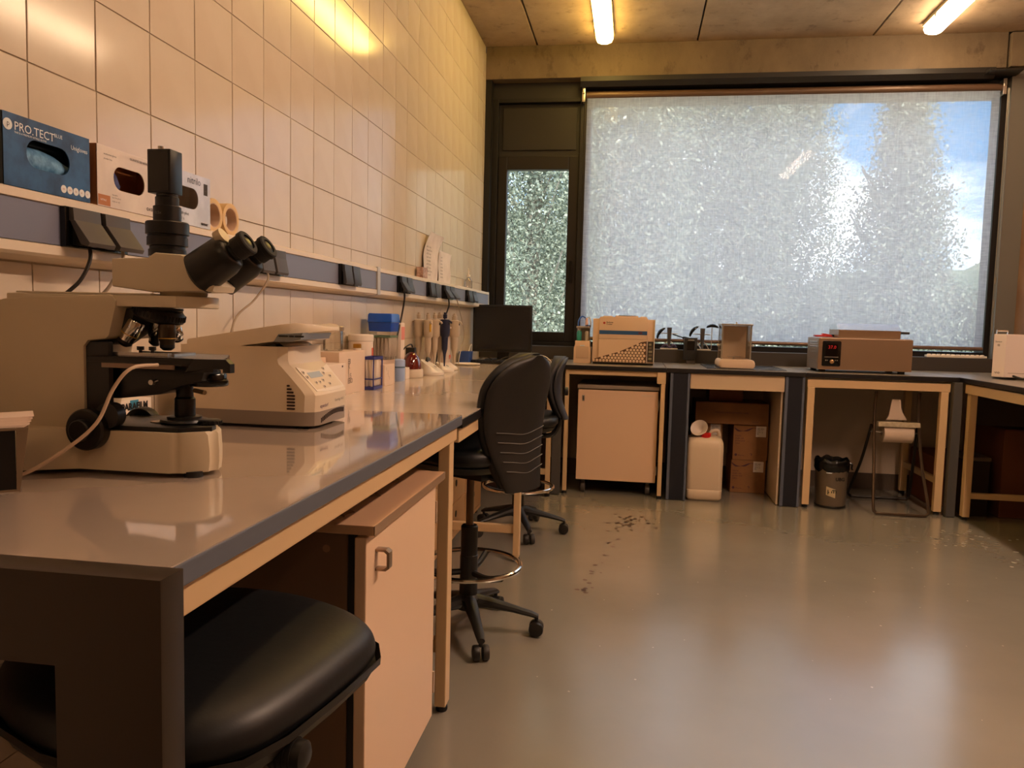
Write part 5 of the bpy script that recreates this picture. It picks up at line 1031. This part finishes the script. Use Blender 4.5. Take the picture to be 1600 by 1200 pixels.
bm = BM(); box(bm, .035, .062, AY - .0025, AY - .001, 1.119, 1.134); ob('window', bm, mat('plum', '#5c3a4c', .4), sp, smooth=False)
bm = BM(); lathe(bm, [(.009, 0), (.009, .0015)], (-.205, AY, 1.192), (0, -1, 0), 6); ob('red_mark', bm, mat('logo_red', '#b5402c', .5), t)
text('Beckman', .013, ink, t, (-.190, AY, 1.193), (1, 0, 0), (0, 0, 1), bold=.0003); text('Coulter', .013, ink, t, (-.190, AY, 1.180), (1, 0, 0), (0, 0, 1), bold=.0003)
text('COMPLEX', .016, ink, t, (-.055, AY + .001, 1.094), (1, 0, 0), (0, 0, 1), space=1.15)
# honeycomb printed wedge
bm = BM(); hw = [(-.285, .918), (-.285, .932), (-.20, .960), (-.10, .990), (0.0, 1.035), (.055, 1.062), (.096, 1.070), (.096, .918)]
prism(bm, hw, 'y', AY - .003, AY + .0015); hc = ob('honeycomb_panel', bm, mat('honey_brown', '#5a3c28', .5), t, smooth=False)
m_h = mat('honey_cream', '#e0c3a0', .45); bm = BM()
for r in range(9):
    for c in range(17):
        x = -.272 + c * .0235 + (r % 2) * .01175; z = .928 + r * .0195
        top = float(np.interp(x, [p[0] for p in hw[1:7]], [p[1] for p in hw[1:7]]))
        if z + .004 < top and x < .090: lathe(bm, [(.0094, 0), (.0096, .0007)], (x, AY - .003, z), (0, -1, 0), 12)
q = ob('cream_dots', bm, m_h, hc); q['kind'] = 'stuff'
bm = BM(); box(bm, .104, .143, AY + .004, AY + .03, .925, 1.068); sb_ = ob('side_bay', bm, mat('bay_dark', '#3b3124', .5), t, smooth=False)
random.seed(12)
for k in range(5):
    bm = BM(); z = .94 + k * .025; box(bm, .110, .128 + .01 * random.random(), AY - .002, AY + .01, z, z + .014, .001); ob('connector', bm, mat(('conn_a', 'conn_b')[k % 2], ('#8f8a6a', '#6b5b45')[k % 2], .5), sb_, smooth=False)
bm = BM(); box(bm, .096, .101, AY, AY + .03, .915, 1.08, .001); box(bm, .145, .150, AY, AY + .03, .915, 1.222, .001); ob('bay_edge', bm, white, t, smooth=False)
bm = BM(); box(bm, -.13, .03, AY + .05, AY + .20, 1.236, 1.246, .003); ob('top_vent', bm, pk, t)
for k in range(10):
    bm = BM(); box(bm, -.105 + k * .012, -.099 + k * .012, AY + .045, AY + .12, 1.246, 1.251); ob('slat', bm, ink, t, smooth=False)
for a, b in ((-.215, -.15), (.045, .088)):
    bm = BM(); box(bm, a, b, AY + .03, AY + .12, 1.236, 1.242, .002); ob('top_tab', bm, pk, t)
# reagent dispenser
t = thing('reagent_station', 'cream reagent bottle station with teal and white bottles, left of the analyser', 'instrument', (-.358, 5.66, WT))
bm = BM(); prism(bm, [(-.420, WT), (-.418, 1.01), (-.410, 1.035), (-.410, 1.060), (-.306, 1.060), (-.306, 1.02), (-.298, 1.01), (-.296, WT)], 'y', 5.60, 5.74, .004); ob('body', bm, pk, t)
bm = BM(); box(bm, -.402, -.312, 5.597, 5.602, .935, 1.02, .002); ob('front_plate', bm, mat('plate_tan', '#c7a98a', .45), t)
bm = BM(); box(bm, -.375, -.340, 5.594, 5.598, 1.022, 1.03, .001); ob('label_strip', bm, tx, t, smooth=False)
bm = BM(); box(bm, -.405, -.311, 5.70, 5.715, 1.06, 1.165, .003); box(bm, -.405, -.311, 5.61, 5.715, 1.150, 1.165, .003); ob('bottle_frame', bm, mat('frame_grey', '#93897c', .4), t)
bm = BM(); lathe(bm, [(.015, 0), (.018, .006), (.018, .06), (.010, .075)], (-.385, 5.645, 1.060), n=16); b_ = ob('bottle', bm, mat('teal_bottle', '#2b8f82', .3), t, label='teal bottle')
bm = BM(); lathe(bm, [(.011, .075), (.011, .088)], (-.385, 5.645, 1.060), n=14); ob('cap', bm, white, b_)
bm = BM(); lathe(bm, [(.013, 0), (.015, .005), (.015, .06), (.010, .07)], (-.330, 5.645, 1.060), n=16); b_ = ob('bottle', bm, mat('bottle_pale', '#bfb59e', .3), t, label='pale bottle')
bm = BM(); lathe(bm, [(.018, .105), (.018, .118)], (-.325, 5.645, 1.055), n=16); ob('cap', bm, mat('cap_navy', '#2a2f63', .4), b_)
bm = BM(); lathe(bm, [(.012, .115), (.011, .135), (.008, .17)], (-.335, 5.66, 1.055), n=14); ob('syringe', bm, mat('syringe_pink', '#ddb8b0', .35), t)
bm = BM(); tube(bm, [(-.395, 5.66, 1.16), (-.393, 5.66, 1.20), (-.375, 5.66, 1.232), (-.350, 5.66, 1.228), (-.338, 5.66, 1.20)], .005, 8); ob('blue_hose', bm, mat('hose_blue', '#2d57a8', .3), t)
bm = BM(); tube(bm, [(-.335, 5.67, 1.215), (-.318, 5.67, 1.228), (-.308, 5.67, 1.20), (-.306, 5.67, 1.16)], .004, 8); ob('clear_hose', bm, mat('hose_pale', '#bdb69c', .3), t)
# clamp stands with handles on the sill
SZ = 1.0
def clampstand(x, label, flip):
    t = thing('clamp_stand', label, 'stand', (x, 6.16, SZ), 'small clamp stands on the sill')
    bm = BM(); box(bm, x - .066, x + .066, 6.125, 6.185, SZ + .001, SZ + .010, .002); ob('base_plate', bm, mat('plate_white', '#cfc3b4', .35), t, smooth=False)
    bm = BM(); lathe(bm, [(.009, .01), (.012, .05), (.016, .10), (.018, .155), (.019, .16), (.019, .168), (.015, .17)], (x, 6.155, SZ), n=16); ob('grip_post', bm, mat('post_grey', '#55504b', .4, .3), t)
    bm = BM(); cyl(bm, (x - .07, 6.15, SZ + .125), (x + .06, 6.15, SZ + .122), .004, n=8); ob('cross_rod', bm, steel, t)
    for s in (-1, 1):
        bm = BM(); tube(bm, [(x, 6.155, SZ + .07), (x + s * .03, 6.155, SZ + .045), (x + s * .05, 6.155, SZ + .012)], .0035, 6); ob('strut', bm, steel, t)
    return t
def handle(t, c, ang, L=.05):
    d = Vector((math.cos(ang), 0, math.sin(ang))); n = Vector((-d.z, 0, d.x)); c = Vector(c); bm = BM(); R = []
    for f, r in ((-1, .005), (-.85, .012), (-.4, .015), (0, .017), (.4, .015), (.85, .011), (1, .005)):
        cc_ = c + d * L * f - n * (.014 * f * f)
        R.append([cc_ + n * r * .8 * math.cos(b) + Vector((0, r * math.sin(b), 0)) for b in [2*math.pi*k/10 for k in range(10)]])
    ring_loft(bm, R); ob('handle', bm, blackg, t)
s1 = clampstand(.275, 'small clamp stand with black handles, beside the analyser', 0)
handle(s1, (.200, 6.13, 1.132), math.radians(55)); bm = BM(); tube(bm, [(.30, 6.13, 1.118), (.36, 6.12, 1.10), (.385, 6.12, 1.092)], .0045, 8); lathe(bm, [(.009, 0), (.014, .02), (.014, .07), (.008, .08)], (.375, 6.12, 1.095), (1, 0, -.28), 12); ob('pointed_handle', bm, blackg, s1)
bm = BM(); tube(bm, [(.22, 6.14, 1.015), (.25, 6.14, 1.035), (.28, 6.14, 1.015), (.31, 6.14, 1.035), (.33, 6.14, 1.015)], .009, 7); ob('purple_coil', bm, mat('coil_purple', '#3d2f52', .5), s1)
s2 = clampstand(.525, 'small clamp stand with a raised T handle, between the black reader and the balance', 1)
handle(s2, (.448, 6.13, 1.152), math.radians(52)); handle(s2, (.595, 6.13, 1.192), 0, .045)
bm = BM(); cyl(bm, (.592, 6.13, 1.012), (.592, 6.13, 1.186), .0035, n=8); ob('vertical_rod', bm, steel, s2)
bm = BM(); cyl(bm, (.478, 6.115, 1.07), (.512, 6.10, 1.012), .004, n=8); ob('slanted_rod', bm, chrome, s2)
# black reader
t = thing('card_reader', 'small black upright device with recessed screen, standing before the sill', 'device', (.43, 6.0, WT))
bm = BM(); prism(bm, [(.380, .93), (.380, 1.094), (.476, 1.098), (.476, .99), (.462, .94), (.462, .93)], 'y', 5.98, 6.06, .003); bd_ = ob('body', bm, mat('reader_black', '#1b1712', .45), t)
bm = BM(); box(bm, .402, .466, 5.99, 6.05, WT, .93, .002); ob('foot', bm, mat('reader_grey', '#4e463e', .4), t, smooth=False)
bm = BM(); box(bm, .402, .458, 5.977, 5.981, 1.005, 1.072, .001); ob('screen', bm, blackg, bd_, smooth=False)
bm = BM(); box(bm, .408, .452, 5.9765, 5.98, 1.076, 1.083); ob('label_strip', bm, mat('strip_grey', '#8b8378', .4), bd_, smooth=False)
# balance
t = thing('balance', 'analytical balance with glass draft shield and cream base, on the stone slab', 'balance', (.705, 5.6, .906))
bm = BM(); ring_loft(bm, [[Vector((.705 + a, 5.62 + b, z)) for a, b in rrect(w_, .30, .02, 4)] for z, w_ in ((.908, .225), (.918, .240), (.940, .240), (.955, .228), (.962, .21))]); bb = ob('base', bm, mat('balance_cream', '#e0c4a8', .4), t)
bm = BM(); box(bm, .625, .79, 5.474, 5.484, .945, .949); ob('display', bm, mat('disp_grey', '#8d7a68', .3), bb, smooth=False)
gy0, gy1 = 5.56, 5.76
for x in (.605, .797):
    for y in (gy0, gy1):
        bm = BM(); box(bm, x, x + .010, y, y + .010, .962, 1.205, .001); ob('corner_post', bm, mat('alu', '#9a9284', .35, .5), t, smooth=False)
bm = BM(); box(bm, .600, .812, gy0 - .005, gy1 + .015, 1.195, 1.207, .002); tp = ob('top_frame', bm, mat('alu', '#9a9284'), t, smooth=False)
bm = BM(); lathe(bm, [(.006, 0), (.006, .008), (.003, .014)], (.705, 5.6, 1.207), n=10); ob('knob', bm, steel, tp)
for nm, b in (('glass_panel', (.616, .797, gy0 + .002, gy0 + .006)), ('glass_panel', (.606, .610, gy0 + .01, gy1)), ('glass_panel', (.802, .806, gy0 + .01, gy1))):
    bm = BM(); box(bm, b[0], b[1], b[2], b[3], .965, 1.194); ob(nm, bm, clear_mat('shield_glass', (.93, .91, .88), .06), t, smooth=False)
bm = BM(); box(bm, .616, .797, gy1 + .002, gy1 + .008, .963, 1.194); ob('rear_panel', bm, mat('rear_tan', '#dcc8b0', .35), t, smooth=False)
bm = BM(); lathe(bm, [(.008, .962), (.008, .975), (.045, .977), (.045, .981)], (.705, 5.66, 0), n=28); ob('weighing_pan', bm, steel, t)
for x, s in ((.600, -1), (.812, 1)):
    bm = BM(); lathe(bm, [(.004, 0), (.004, .008), (.009, .010), (.009, .018)], (x, 5.62, 1.058), (s, 0, 0), 12); ob('slide_knob', bm, white, t)
for x in (.62, .79):
    bm = BM(); cyl(bm, (x, 5.52, .906), (x, 5.52, .910), .012); ob('foot', bm, rub, t)
# water bath
t = thing('water_bath', 'stainless water bath with roof-shaped lid and black control panel', 'water bath', (1.52, 5.6, WT))
ss_ = mat('bath_steel', '#9c8269', .38, .65, bump=.01, scale=80); by = 5.45
bm = BM(); box(bm, 1.222, 1.812, by, 5.78, .918, 1.128, .003); hb = ob('housing', bm, ss_, t, smooth=False)
bm = BM(); box(bm, 1.236, 1.80, by + .012, 5.77, 1.128, 1.132); ob('deck', bm, steel, t, smooth=False)
for x in (1.26, 1.76):
    for y in (by + .04, 5.74):
        bm = BM(); box(bm, x - .018, x + .018, y - .018, y + .018, WT, .918, .002); ob('foot', bm, rub, t, smooth=False)
bm = BM(); box(bm, 1.355, 1.745, 5.49, 5.75, 1.132, 1.185, .003); ld = ob('lid', bm, mat('lid_steel', '#93775c', .35, .5), t, smooth=False)
bm = BM(); prism(bm, [(5.487, 1.185), (5.56, 1.228), (5.68, 1.228), (5.753, 1.185)], 'x', 1.352, 1.748, .002); ob('lid_roof', bm, mat('roof_steel', '#d9dde2', .16, .9), ld, smooth=False)
bm = BM(); cyl(bm, (1.748, 5.50, 1.172), (1.80, 5.50, 1.172), .008, n=12); ob('lid_handle', bm, black, ld)
bm = BM(); box(bm, 1.30, 1.352, 5.60, 5.68, 1.133, 1.15); ob('hinge', bm, black, t, smooth=False)
bm = BM(); prism(bm, rrect(.118, .168, .010, 4, 1.306, 1.025), 'y', by - .004, by + .001, .001); cp = ob('control_panel', bm, blackg, t)
bm = BM(); box(bm, 1.268, 1.344, by - .0055, by - .003, 1.01, 1.085); ob('display', bm, mat('led_window', '#0c0808', .12), cp, smooth=False)
text('37.0', .030, mat('led_red', '#a01a1e', .4, emit=('#c01818', .5)), cp, (1.282, by - .0056, 1.058), (1, 0, 0), (0, 0, 1))
bm = BM(); box(bm, 1.262, 1.35, by - .0055, by - .003, 1.000, 1.004); ob('bezel_line', bm, steel, cp, smooth=False)
bm = BM(); lathe(bm, [(.014, 0), (.013, .010), (.009, .012)], (1.310, by - .004, .972), (0, -1, 0), 20); ob('dial', bm, mat('dial_gold', '#c7a070', .3, .7), cp)
for x in (1.272, 1.282, 1.332, 1.344):
    bm = BM(); lathe(bm, [(.004, 0), (.003, .002)], (x, by - .004, .980), (0, -1, 0), 8); ob('button', bm, steel, cp)
for r in range(4):
    for c in range(5):
        for zc_, zz in ((0, 1.068), (1, .930)):
            if r < 3 or zc_: 
                bm = BM(); y = by + .06 + c * .045; lathe(bm, [(.008, 0), (.006, .0012)], (1.222, y, zz + r * .015), (-1, 0, 0), 8); ob('vent_hole', bm, steel if zc_ == 0 else mat('hole_mid', '#8c8880', .3, .6), hb)
bm = BM(); lathe(bm, [(.001, .001), (.055, .001), (.062, .006), (.055, .012), (.001, .012)], (1.275, 5.62, 1.132), n=24); solo('red_dish', bm, mat('dish_red', '#b3231d', .35), 'red disc-shaped cap lying on the left end of the water bath', 'cap') if 0 else None
bm = BM(); box(bm, 1.225, 1.30, 5.58, 5.64, 1.1335, 1.146, .004); prism(bm, [(1.27, 1.146), (1.28, 1.158), (1.33, 1.150), (1.345, 1.1335), (1.27, 1.1335)], 'y', 5.585, 5.635, .002); solo('red_clip', bm, mat('dish_red', '#b3231d', .35), 'small red plastic clip lying on the left end of the water bath', 'clip')
# tube rack on the sill
t = thing('tube_rack', 'long low white perforated rack on the sill right of the water bath', 'rack', (2.34, 6.15, SZ))
bm = BM(); box(bm, 2.135, 2.545, 6.125, 6.175, SZ + .001, SZ + .018, .003); ob('rack_body', bm, white, t)
for k in range(12):
    bm = BM(); lathe(bm, [(.014, 0), (.014, .006), (.009, .007), (.009, .001)], (2.158 + k * .033, 6.15, SZ + .018), n=14); ob('socket_ring', bm, white, t)
# white device on the right bench
t = thing('white_instrument', 'white upright benchtop instrument with metal carry handle, at the right frame edge', 'instrument', (2.38, 5.4, WT))
wd_ = mat('instr_white', '#e8d8cf', .35)
bm = BM(); prism(bm, [(2.235, 5.30), (2.278, 5.235), (2.62, 5.235), (2.62, 5.60), (2.362, 5.60)], 'z', .915, 1.182, .003); ib = ob('housing', bm, wd_, t, smooth=False)
bm = BM(); box(bm, 2.37, 2.60, 5.27, 5.58, WT, .915); ob('base', bm, mat('base_slots', '#6b5d50', .5), t, smooth=False)
bm = BM(); box(bm, 2.30, 2.60, 5.2335, 5.2355, .94, .944); ob('seam', bm, mat('seam_grey', '#b6a59a', .5), ib, smooth=False)
bm = BM(); hpts = [(2.262, 5.33, 1.182), (2.262, 5.33, 1.203), (2.325, 5.33, 1.203), (2.325, 5.33, 1.182)]; tube(bm, hpts, .005, 8, smooth=False); ob('carry_handle', bm, chrome, t)
dq = Vector((.043, -.065, 0)).normalized()
text('Sensor', .016, ink, t, (2.240, 5.2925, 1.130), dq, (0, 0, 1)); text('S2', .016, ink, t, (2.249, 5.279, 1.108), dq, (0, 0, 1), bold=.0005); text('·VV3·', .018, ink, t, (2.243, 5.2885, .935), dq, (0, 0, 1), bold=.0004)
bm = BM(); tube(bm, [(2.33, 5.232, .925), (2.36, 5.15, .912), (2.45, 5.05, .9065), (2.6, 5.0, .9065)], .006, 8); solo('black_power_lead', bm, cb, 'black lead running from the white instrument over the right bench', 'cable')

# ================================================================= UNDER THE WINDOW BENCH
# jerry can
t = thing('jerry_can', 'tall translucent white jerry can with red cap, on the floor beside the navy post', 'jerry can', (.512, 5.46, 0))
jc = mat('can_white', '#dcc6aa', .4); JX, JY = .512, 5.47
bm = BM(); R = []
for z, w_, d_, r_ in ((.004, .205, .20, .03), (.02, .238, .225, .035), (.075, .242, .23, .035), (.078, .236, .225, .035), (.085, .240, .228, .035), (.36, .242, .23, .035), (.40, .238, .226, .04), (.425, .215, .20, .05), (.437, .14, .15, .05), (.440, .08, .08, .035)):
    R.append([Vector((JX + a, JY + b, z)) for a, b in rrect(w_, d_, r_, 5)])
ring_loft(bm, R); ob('can_body', bm, jc, t, ang=50)
bm = BM(); tube(bm, [(JX + .03, JY + .06, .43), (JX + .06, JY + .06, .462), (JX + .095, JY + .06, .462), (JX + .108, JY + .06, .41)], .013, 8); ob('carry_grip', bm, jc, t)
bm = BM(); lathe(bm, [(.026, .428), (.034, .432), (.034, .458), (.030, .462)], (JX + .0, JY - .055, .0), n=20)
for k in range(16):
    a = 2*math.pi*k/16; box(bm, .033, .036, -.003, .003, .433, .456, mtx=Matrix.Translation((JX, JY - .055, 0)) @ Matrix.Rotation(a, 4, 'Z'))
ob('red_cap', bm, mat('cap_red', '#d2231c', .35), t)
# funnel tilted, leaning on the can
bm = BM(); fo = Vector((.487, 5.45, .463)); fd = Vector((-.35, -.75, .55)).normalized()
lathe(bm, [(.006, .0), (.010, .004), (.014, .018), (.052, .052), (.059, .056), (.059, .062), (.053, .060), (.014, .024), (.008, .010)], fo, fd, 30)
solo('funnel', bm, mat('funnel_white', '#e2d2c2', .35), 'white plastic funnel resting mouth-forward on top of the jerry can', 'funnel')
# cardboard boxes
cbm = mat('cardboard', '#8f6238', .75, noise='#825833', scale=7); cdk = mat('cardboard_dark', '#7c4826', .75); pr_ = mat('print_plum2', '#4a2430', .6); lbm = mat('ship_label', '#d9cfc6', .5)
def shipbox(x0, x1, y0, y1, z0, z1, label, deco):
    t = thing('cardboard_box', label, 'box', ((x0+x1)/2, (y0+y1)/2, z0), 'cardboard boxes under the window bench')
    bm = BM(); box(bm, x0, x1, y0, y1, z0 + .0005, z1 - .003, .003); ob('carton', bm, cbm, t, smooth=False)
    bm = BM(); box(bm, x0 + .002, x1 - .002, y0 + .002, (y0+y1)/2 - .002, z1 - .003, z1 - .0005); ob('flap', bm, cbm, t, smooth=False)
    bm = BM(); box(bm, x0 + .002, x1 - .002, (y0+y1)/2 + .002, y1 - .002, z1 - .003, z1 - .0005); ob('flap', bm, cbm, t, smooth=False)
    if deco:
        bm = BM(); lx = x1 - .085; box(bm, lx, lx + .070, y0 - .0008, y0, z1 - .085, z1 - .008); lb = ob('shipping_label', bm, lbm, t, smooth=False)
        for i, (zz, s_) in enumerate(((.024, 'REF 4402'), (.036, 'LOT 17'), (.050, 'QTY 10'), (.062, 'EU'))): text(s_, .012, ink, lb, (lx + .008, y0 - .0008, z1 - zz - .006), (1, 0, 0), (0, 0, 1))
        bm = BM(); pts = []
        for k in range(13):
            f = k / 12; pts.append((x0 + .005 + (x1 - x0 - .09) * f, z1 - .020 - .018 * math.sin(f * 5) - .02 * f))
        prism(bm, pts + [(p[0], p[1] - .008 - .006 * math.sin(i)) for i, p in enumerate(pts)][::-1], 'y', y0 - .0006, y0); ob('printed_swirl', bm, pr_, t, smooth=False)
        for i, s_ in enumerate(('Sterile', 'single use', 'gloves and', 'tubes')): text(s_, .016, pr_, t, (x0 + .012, y0 - .0002, z1 - .085 - .018 * i), (1, 0, 0), (0, 0, 1))
        bm = BM(); lathe(bm, [(.010, 0), (.010, .0006)], (x0 + .022, y0, z0 + .035), (0, -1, 0), 8); ob('round_logo', bm, pr_, t)
        text('Pharma', .014, pr_, t, (x0 + .038, y0 - .0002, z0 + .028), (1, 0, 0), (0, 0, 1)); text('↑', .03, pr_, t, (x0 + .115, y0 - .0002, z0 + .03), (1, 0, 0), (0, 0, 1))
    return t
shipbox(.728, .968, 5.72, 6.02, 0, .238, 'cardboard box with white label, at the bottom of the stack beside the jerry can', True)
shipbox(.735, .975, 5.72, 6.02, .2385, .492, 'cardboard box with white label, in the middle of the stack beside the jerry can', True)
shipbox(.44, .66, 5.74, 6.03, 0, .492, 'cardboard box mostly hidden behind the jerry can', True)
x = shipbox(.462, .968, 5.70, 6.04, .4935, .648, 'wide flat cardboard box lying across the top of the box stack', False)
text('FRAGILE HANDLE WITH CARE', .017, pr_, x, (.60, 5.6998, .57), (1, 0, 0), (0, 0, 1)); text('20 X 50', .012, pr_, x, (.86, 5.6998, .51), (1, 0, 0), (0, 0, 1))
bm = BM(); box(bm, .56, .80, 5.78, 6.02, .6485, .74, .003); solo('brown_carton', bm, cdk, 'small dark carton on top of the wide cardboard box, up under the bench', 'box', smooth=False)
# waste bin
t = thing('waste_bin', 'round brown-grey waste bin with black liner, marker letters and a sticker', 'bin', (1.345, 5.44, 0)); bx, by_ = 1.348, 5.445
bm = BM(); lathe(bm, [(.094, 0), (.098, .004), (.098, .012), (.094, .014), (.095, .016), (.104, .255), (.106, .26), (.101, .262), (.097, .25), (.092, .03), (.001, .028)], (bx, by_, 0), n=40); bn = ob('bin_body', bm, mat('bin_taupe', '#6f6150', .35), t)
bm = BM(); lathe(bm, [(.0985, .0), (.0995, .004), (.0995, .013), (.096, .016)], (bx, by_, .0005), n=40, cap=False); ob('base_ring', bm, black, bn)
bm = BM(); R = []; random.seed(2)
for r, z in ((.104, .245), (.1105, .262), (.111, .30), (.107, .322), (.098, .325), (.094, .30), (.085, .22)):
    R.append([Vector((bx + (r + .003 * math.sin(k * 2.1 + z * 90)) * math.cos(2*math.pi*k/40), by_ + (r + .003 * math.sin(k * 1.7)) * math.sin(2*math.pi*k/40), z + .004 * math.sin(k * .8) + (.006 * math.sin(k * 1.3) if r < .11 else 0))) for k in range(40)])
ring_loft(bm, R, cap=False); ob('liner', bm, mat('liner_black', '#0d0d0f', .25), t, ang=80)
bm = BM(); tube(bm, [(bx + .108, by_ - .01, .30), (bx + .125, by_ - .015, .29), (bx + .122, by_ - .02, .265), (bx + .128, by_ - .02, .255)], .006, 6); ob('liner_knot', bm, mat('liner_black', '#0d0d0f'), t)
bm = BM()
def on_bin(phi, z, r=.0): return Vector((bx + (.0975 + z * .032 + r) * math.sin(phi), by_ - (.0975 + z * .032 + r) * math.cos(phi), z))
P0 = []
for i in range(9):
    ph = -.50 + i * .072; P0.append((on_bin(ph, .150 - i * .0022, .0012), on_bin(ph, .092 - i * .0022, .0012)))
for i in range(8):
    a, b, c, d = [bm.verts.new(p) for p in (P0[i][1], P0[i+1][1], P0[i+1][0], P0[i][0])]; bm.faces.new((a, b, c, d))
stk = ob('sticker', bm, mat('sticker_cream', '#cfb98f', .45), bn)
text('pm', .045, mat('ink_green', '#1f3226', .6), stk, on_bin(-.42, .108, .002), (math.cos(-.25), math.sin(-.25), 0), (0, 0, 1), bold=.001); text('o', .02, mat('ink_green', '#1f3226'), stk, on_bin(-.08, .125, .003), (1, 0, 0), (0, 0, 1))
text('UBG', .032, mat('marker_black', '#120e0c', .6), bn, on_bin(.02, .190, .004), (math.cos(.28), math.sin(.28), 0), (0, 0, 1), bold=.0008); bm = BM(); box(bm, bx - .055, bx - .02, by_ - .1045, by_ - .090, .238, .243); ob('white_mark', bm, tx, bn, smooth=False)
# paper roll stand
t = thing('paper_roll_stand', 'folding steel tube stand holding a white paper roll under the bench', 'stand', (1.73, 5.52, 0))
tubm = mat('stand_tube', '#5c4b3c', .3, .6)
bm = BM(); tube(bm, [(1.60, 5.44, .786), (1.598, 5.44, .60), (1.590, 5.36, .30), (1.572, 5.265, .06), (1.585, 5.255, .018), (1.62, 5.25, .012), (1.85, 5.25, .012), (1.892, 5.255, .018), (1.905, 5.265, .06), (1.885, 5.36, .30), (1.872, 5.44, .60), (1.868, 5.44, .786)], .010, 8); ob('front_frame', bm, tubm, t)
bm = BM(); tube(bm, [(1.592, 5.47, .56), (1.570, 5.58, .30), (1.545, 5.74, .06), (1.558, 5.755, .018), (1.60, 5.76, .012), (1.90, 5.76, .012), (1.938, 5.755, .018), (1.945, 5.74, .06), (1.905, 5.58, .30), (1.880, 5.47, .56)], .010, 8); ob('rear_frame', bm, mat('stand_tube_dark', '#241c15', .4, .3), t)
bm = BM(); cyl(bm, (1.585, 5.46, .515), (1.885, 5.46, .515), .006, n=10); ob('spindle', bm, steel, t)
bm = BM(); box(bm, 1.612, 1.872, 5.395, 5.425, .558, .590, .003); ob('tear_bar', bm, mat('bar_white', '#c9bb9f', .4, noise='#b5a586', scale=50), t, smooth=False)
bm = BM(); prism(bm, [(1.672, .600), (1.688, .630), (1.694, .68), (1.700, .735), (1.755, .735), (1.760, .68), (1.780, .635), (1.800, .600)], 'y', 5.44, 5.446); ob('paper_tail', bm, mat('roll_paper', '#d2bda8', .7), t, smooth=False)
bm = BM(); R = []
for x_, r_ in ((1.655, .018), (1.655, .060), (1.657, .062), (1.838, .062), (1.840, .060), (1.840, .018)): R.append([Vector((x_, 5.46 + r_ * math.cos(2*math.pi*k/36), .510 + r_ * math.sin(2*math.pi*k/36))) for k in range(36)])
ring_loft(bm, R, False, True); solo('paper_roll', bm, mat('roll_paper', '#d2bda8'), 'white paper towel roll on the tube stand', 'paper roll')
# storage at right
bm = BM(); box(bm, 2.05, 2.35, 5.62, 6.08, .002, .34, .004); solo('brown_box', bm, cdk, 'brown box in the corner behind the right leg of the window bench', 'box', smooth=False)
bm = BM(); box(bm, 2.40, 2.84, 4.9, 5.215, .002, .585, .004); solo('large_brown_box', bm, mat('cardboard_deep', '#5c3520', .75), 'large brown cardboard box under the right bench at the frame edge', 'box', smooth=False) if 0 else None
t = thing('large_cardboard_box', 'large brown cardboard box under the right bench at the frame edge', 'box', (2.6, 5.55, 0))
bm = BM(); box(bm, 2.37, 2.82, 5.375, 5.99, .002, .57, .004); ob('carton', bm, mat('cardboard_deep', '#6b3d22', .75), t, smooth=False)
bm = BM(); box(bm, 2.38, 2.81, 5.385, 5.675, .57, .574); ob('flap', bm, mat('cardboard_deep', '#6b3d22'), t, smooth=False)
bm = BM(); box(bm, 2.38, 2.81, 5.68, 5.98, .57, .574); ob('flap', bm, mat('cardboard_deep', '#6b3d22'), t, smooth=False)
t = thing('pedal_bin', 'narrow dark bin with grey lid edge between the bench leg and the large brown box', 'bin', (2.24, 5.48, 0))
bm = BM(); box(bm, 2.16, 2.30, 5.375, 5.60, .002, .36, .006); ob('bin_body', bm, mat('bin_dark', '#2e1f16', .6), t)
bm = BM(); box(bm, 2.155, 2.305, 5.37, 5.605, .361, .388, .006); ob('lid', bm, mat('lid_stone', '#6d5f50', .5), t)
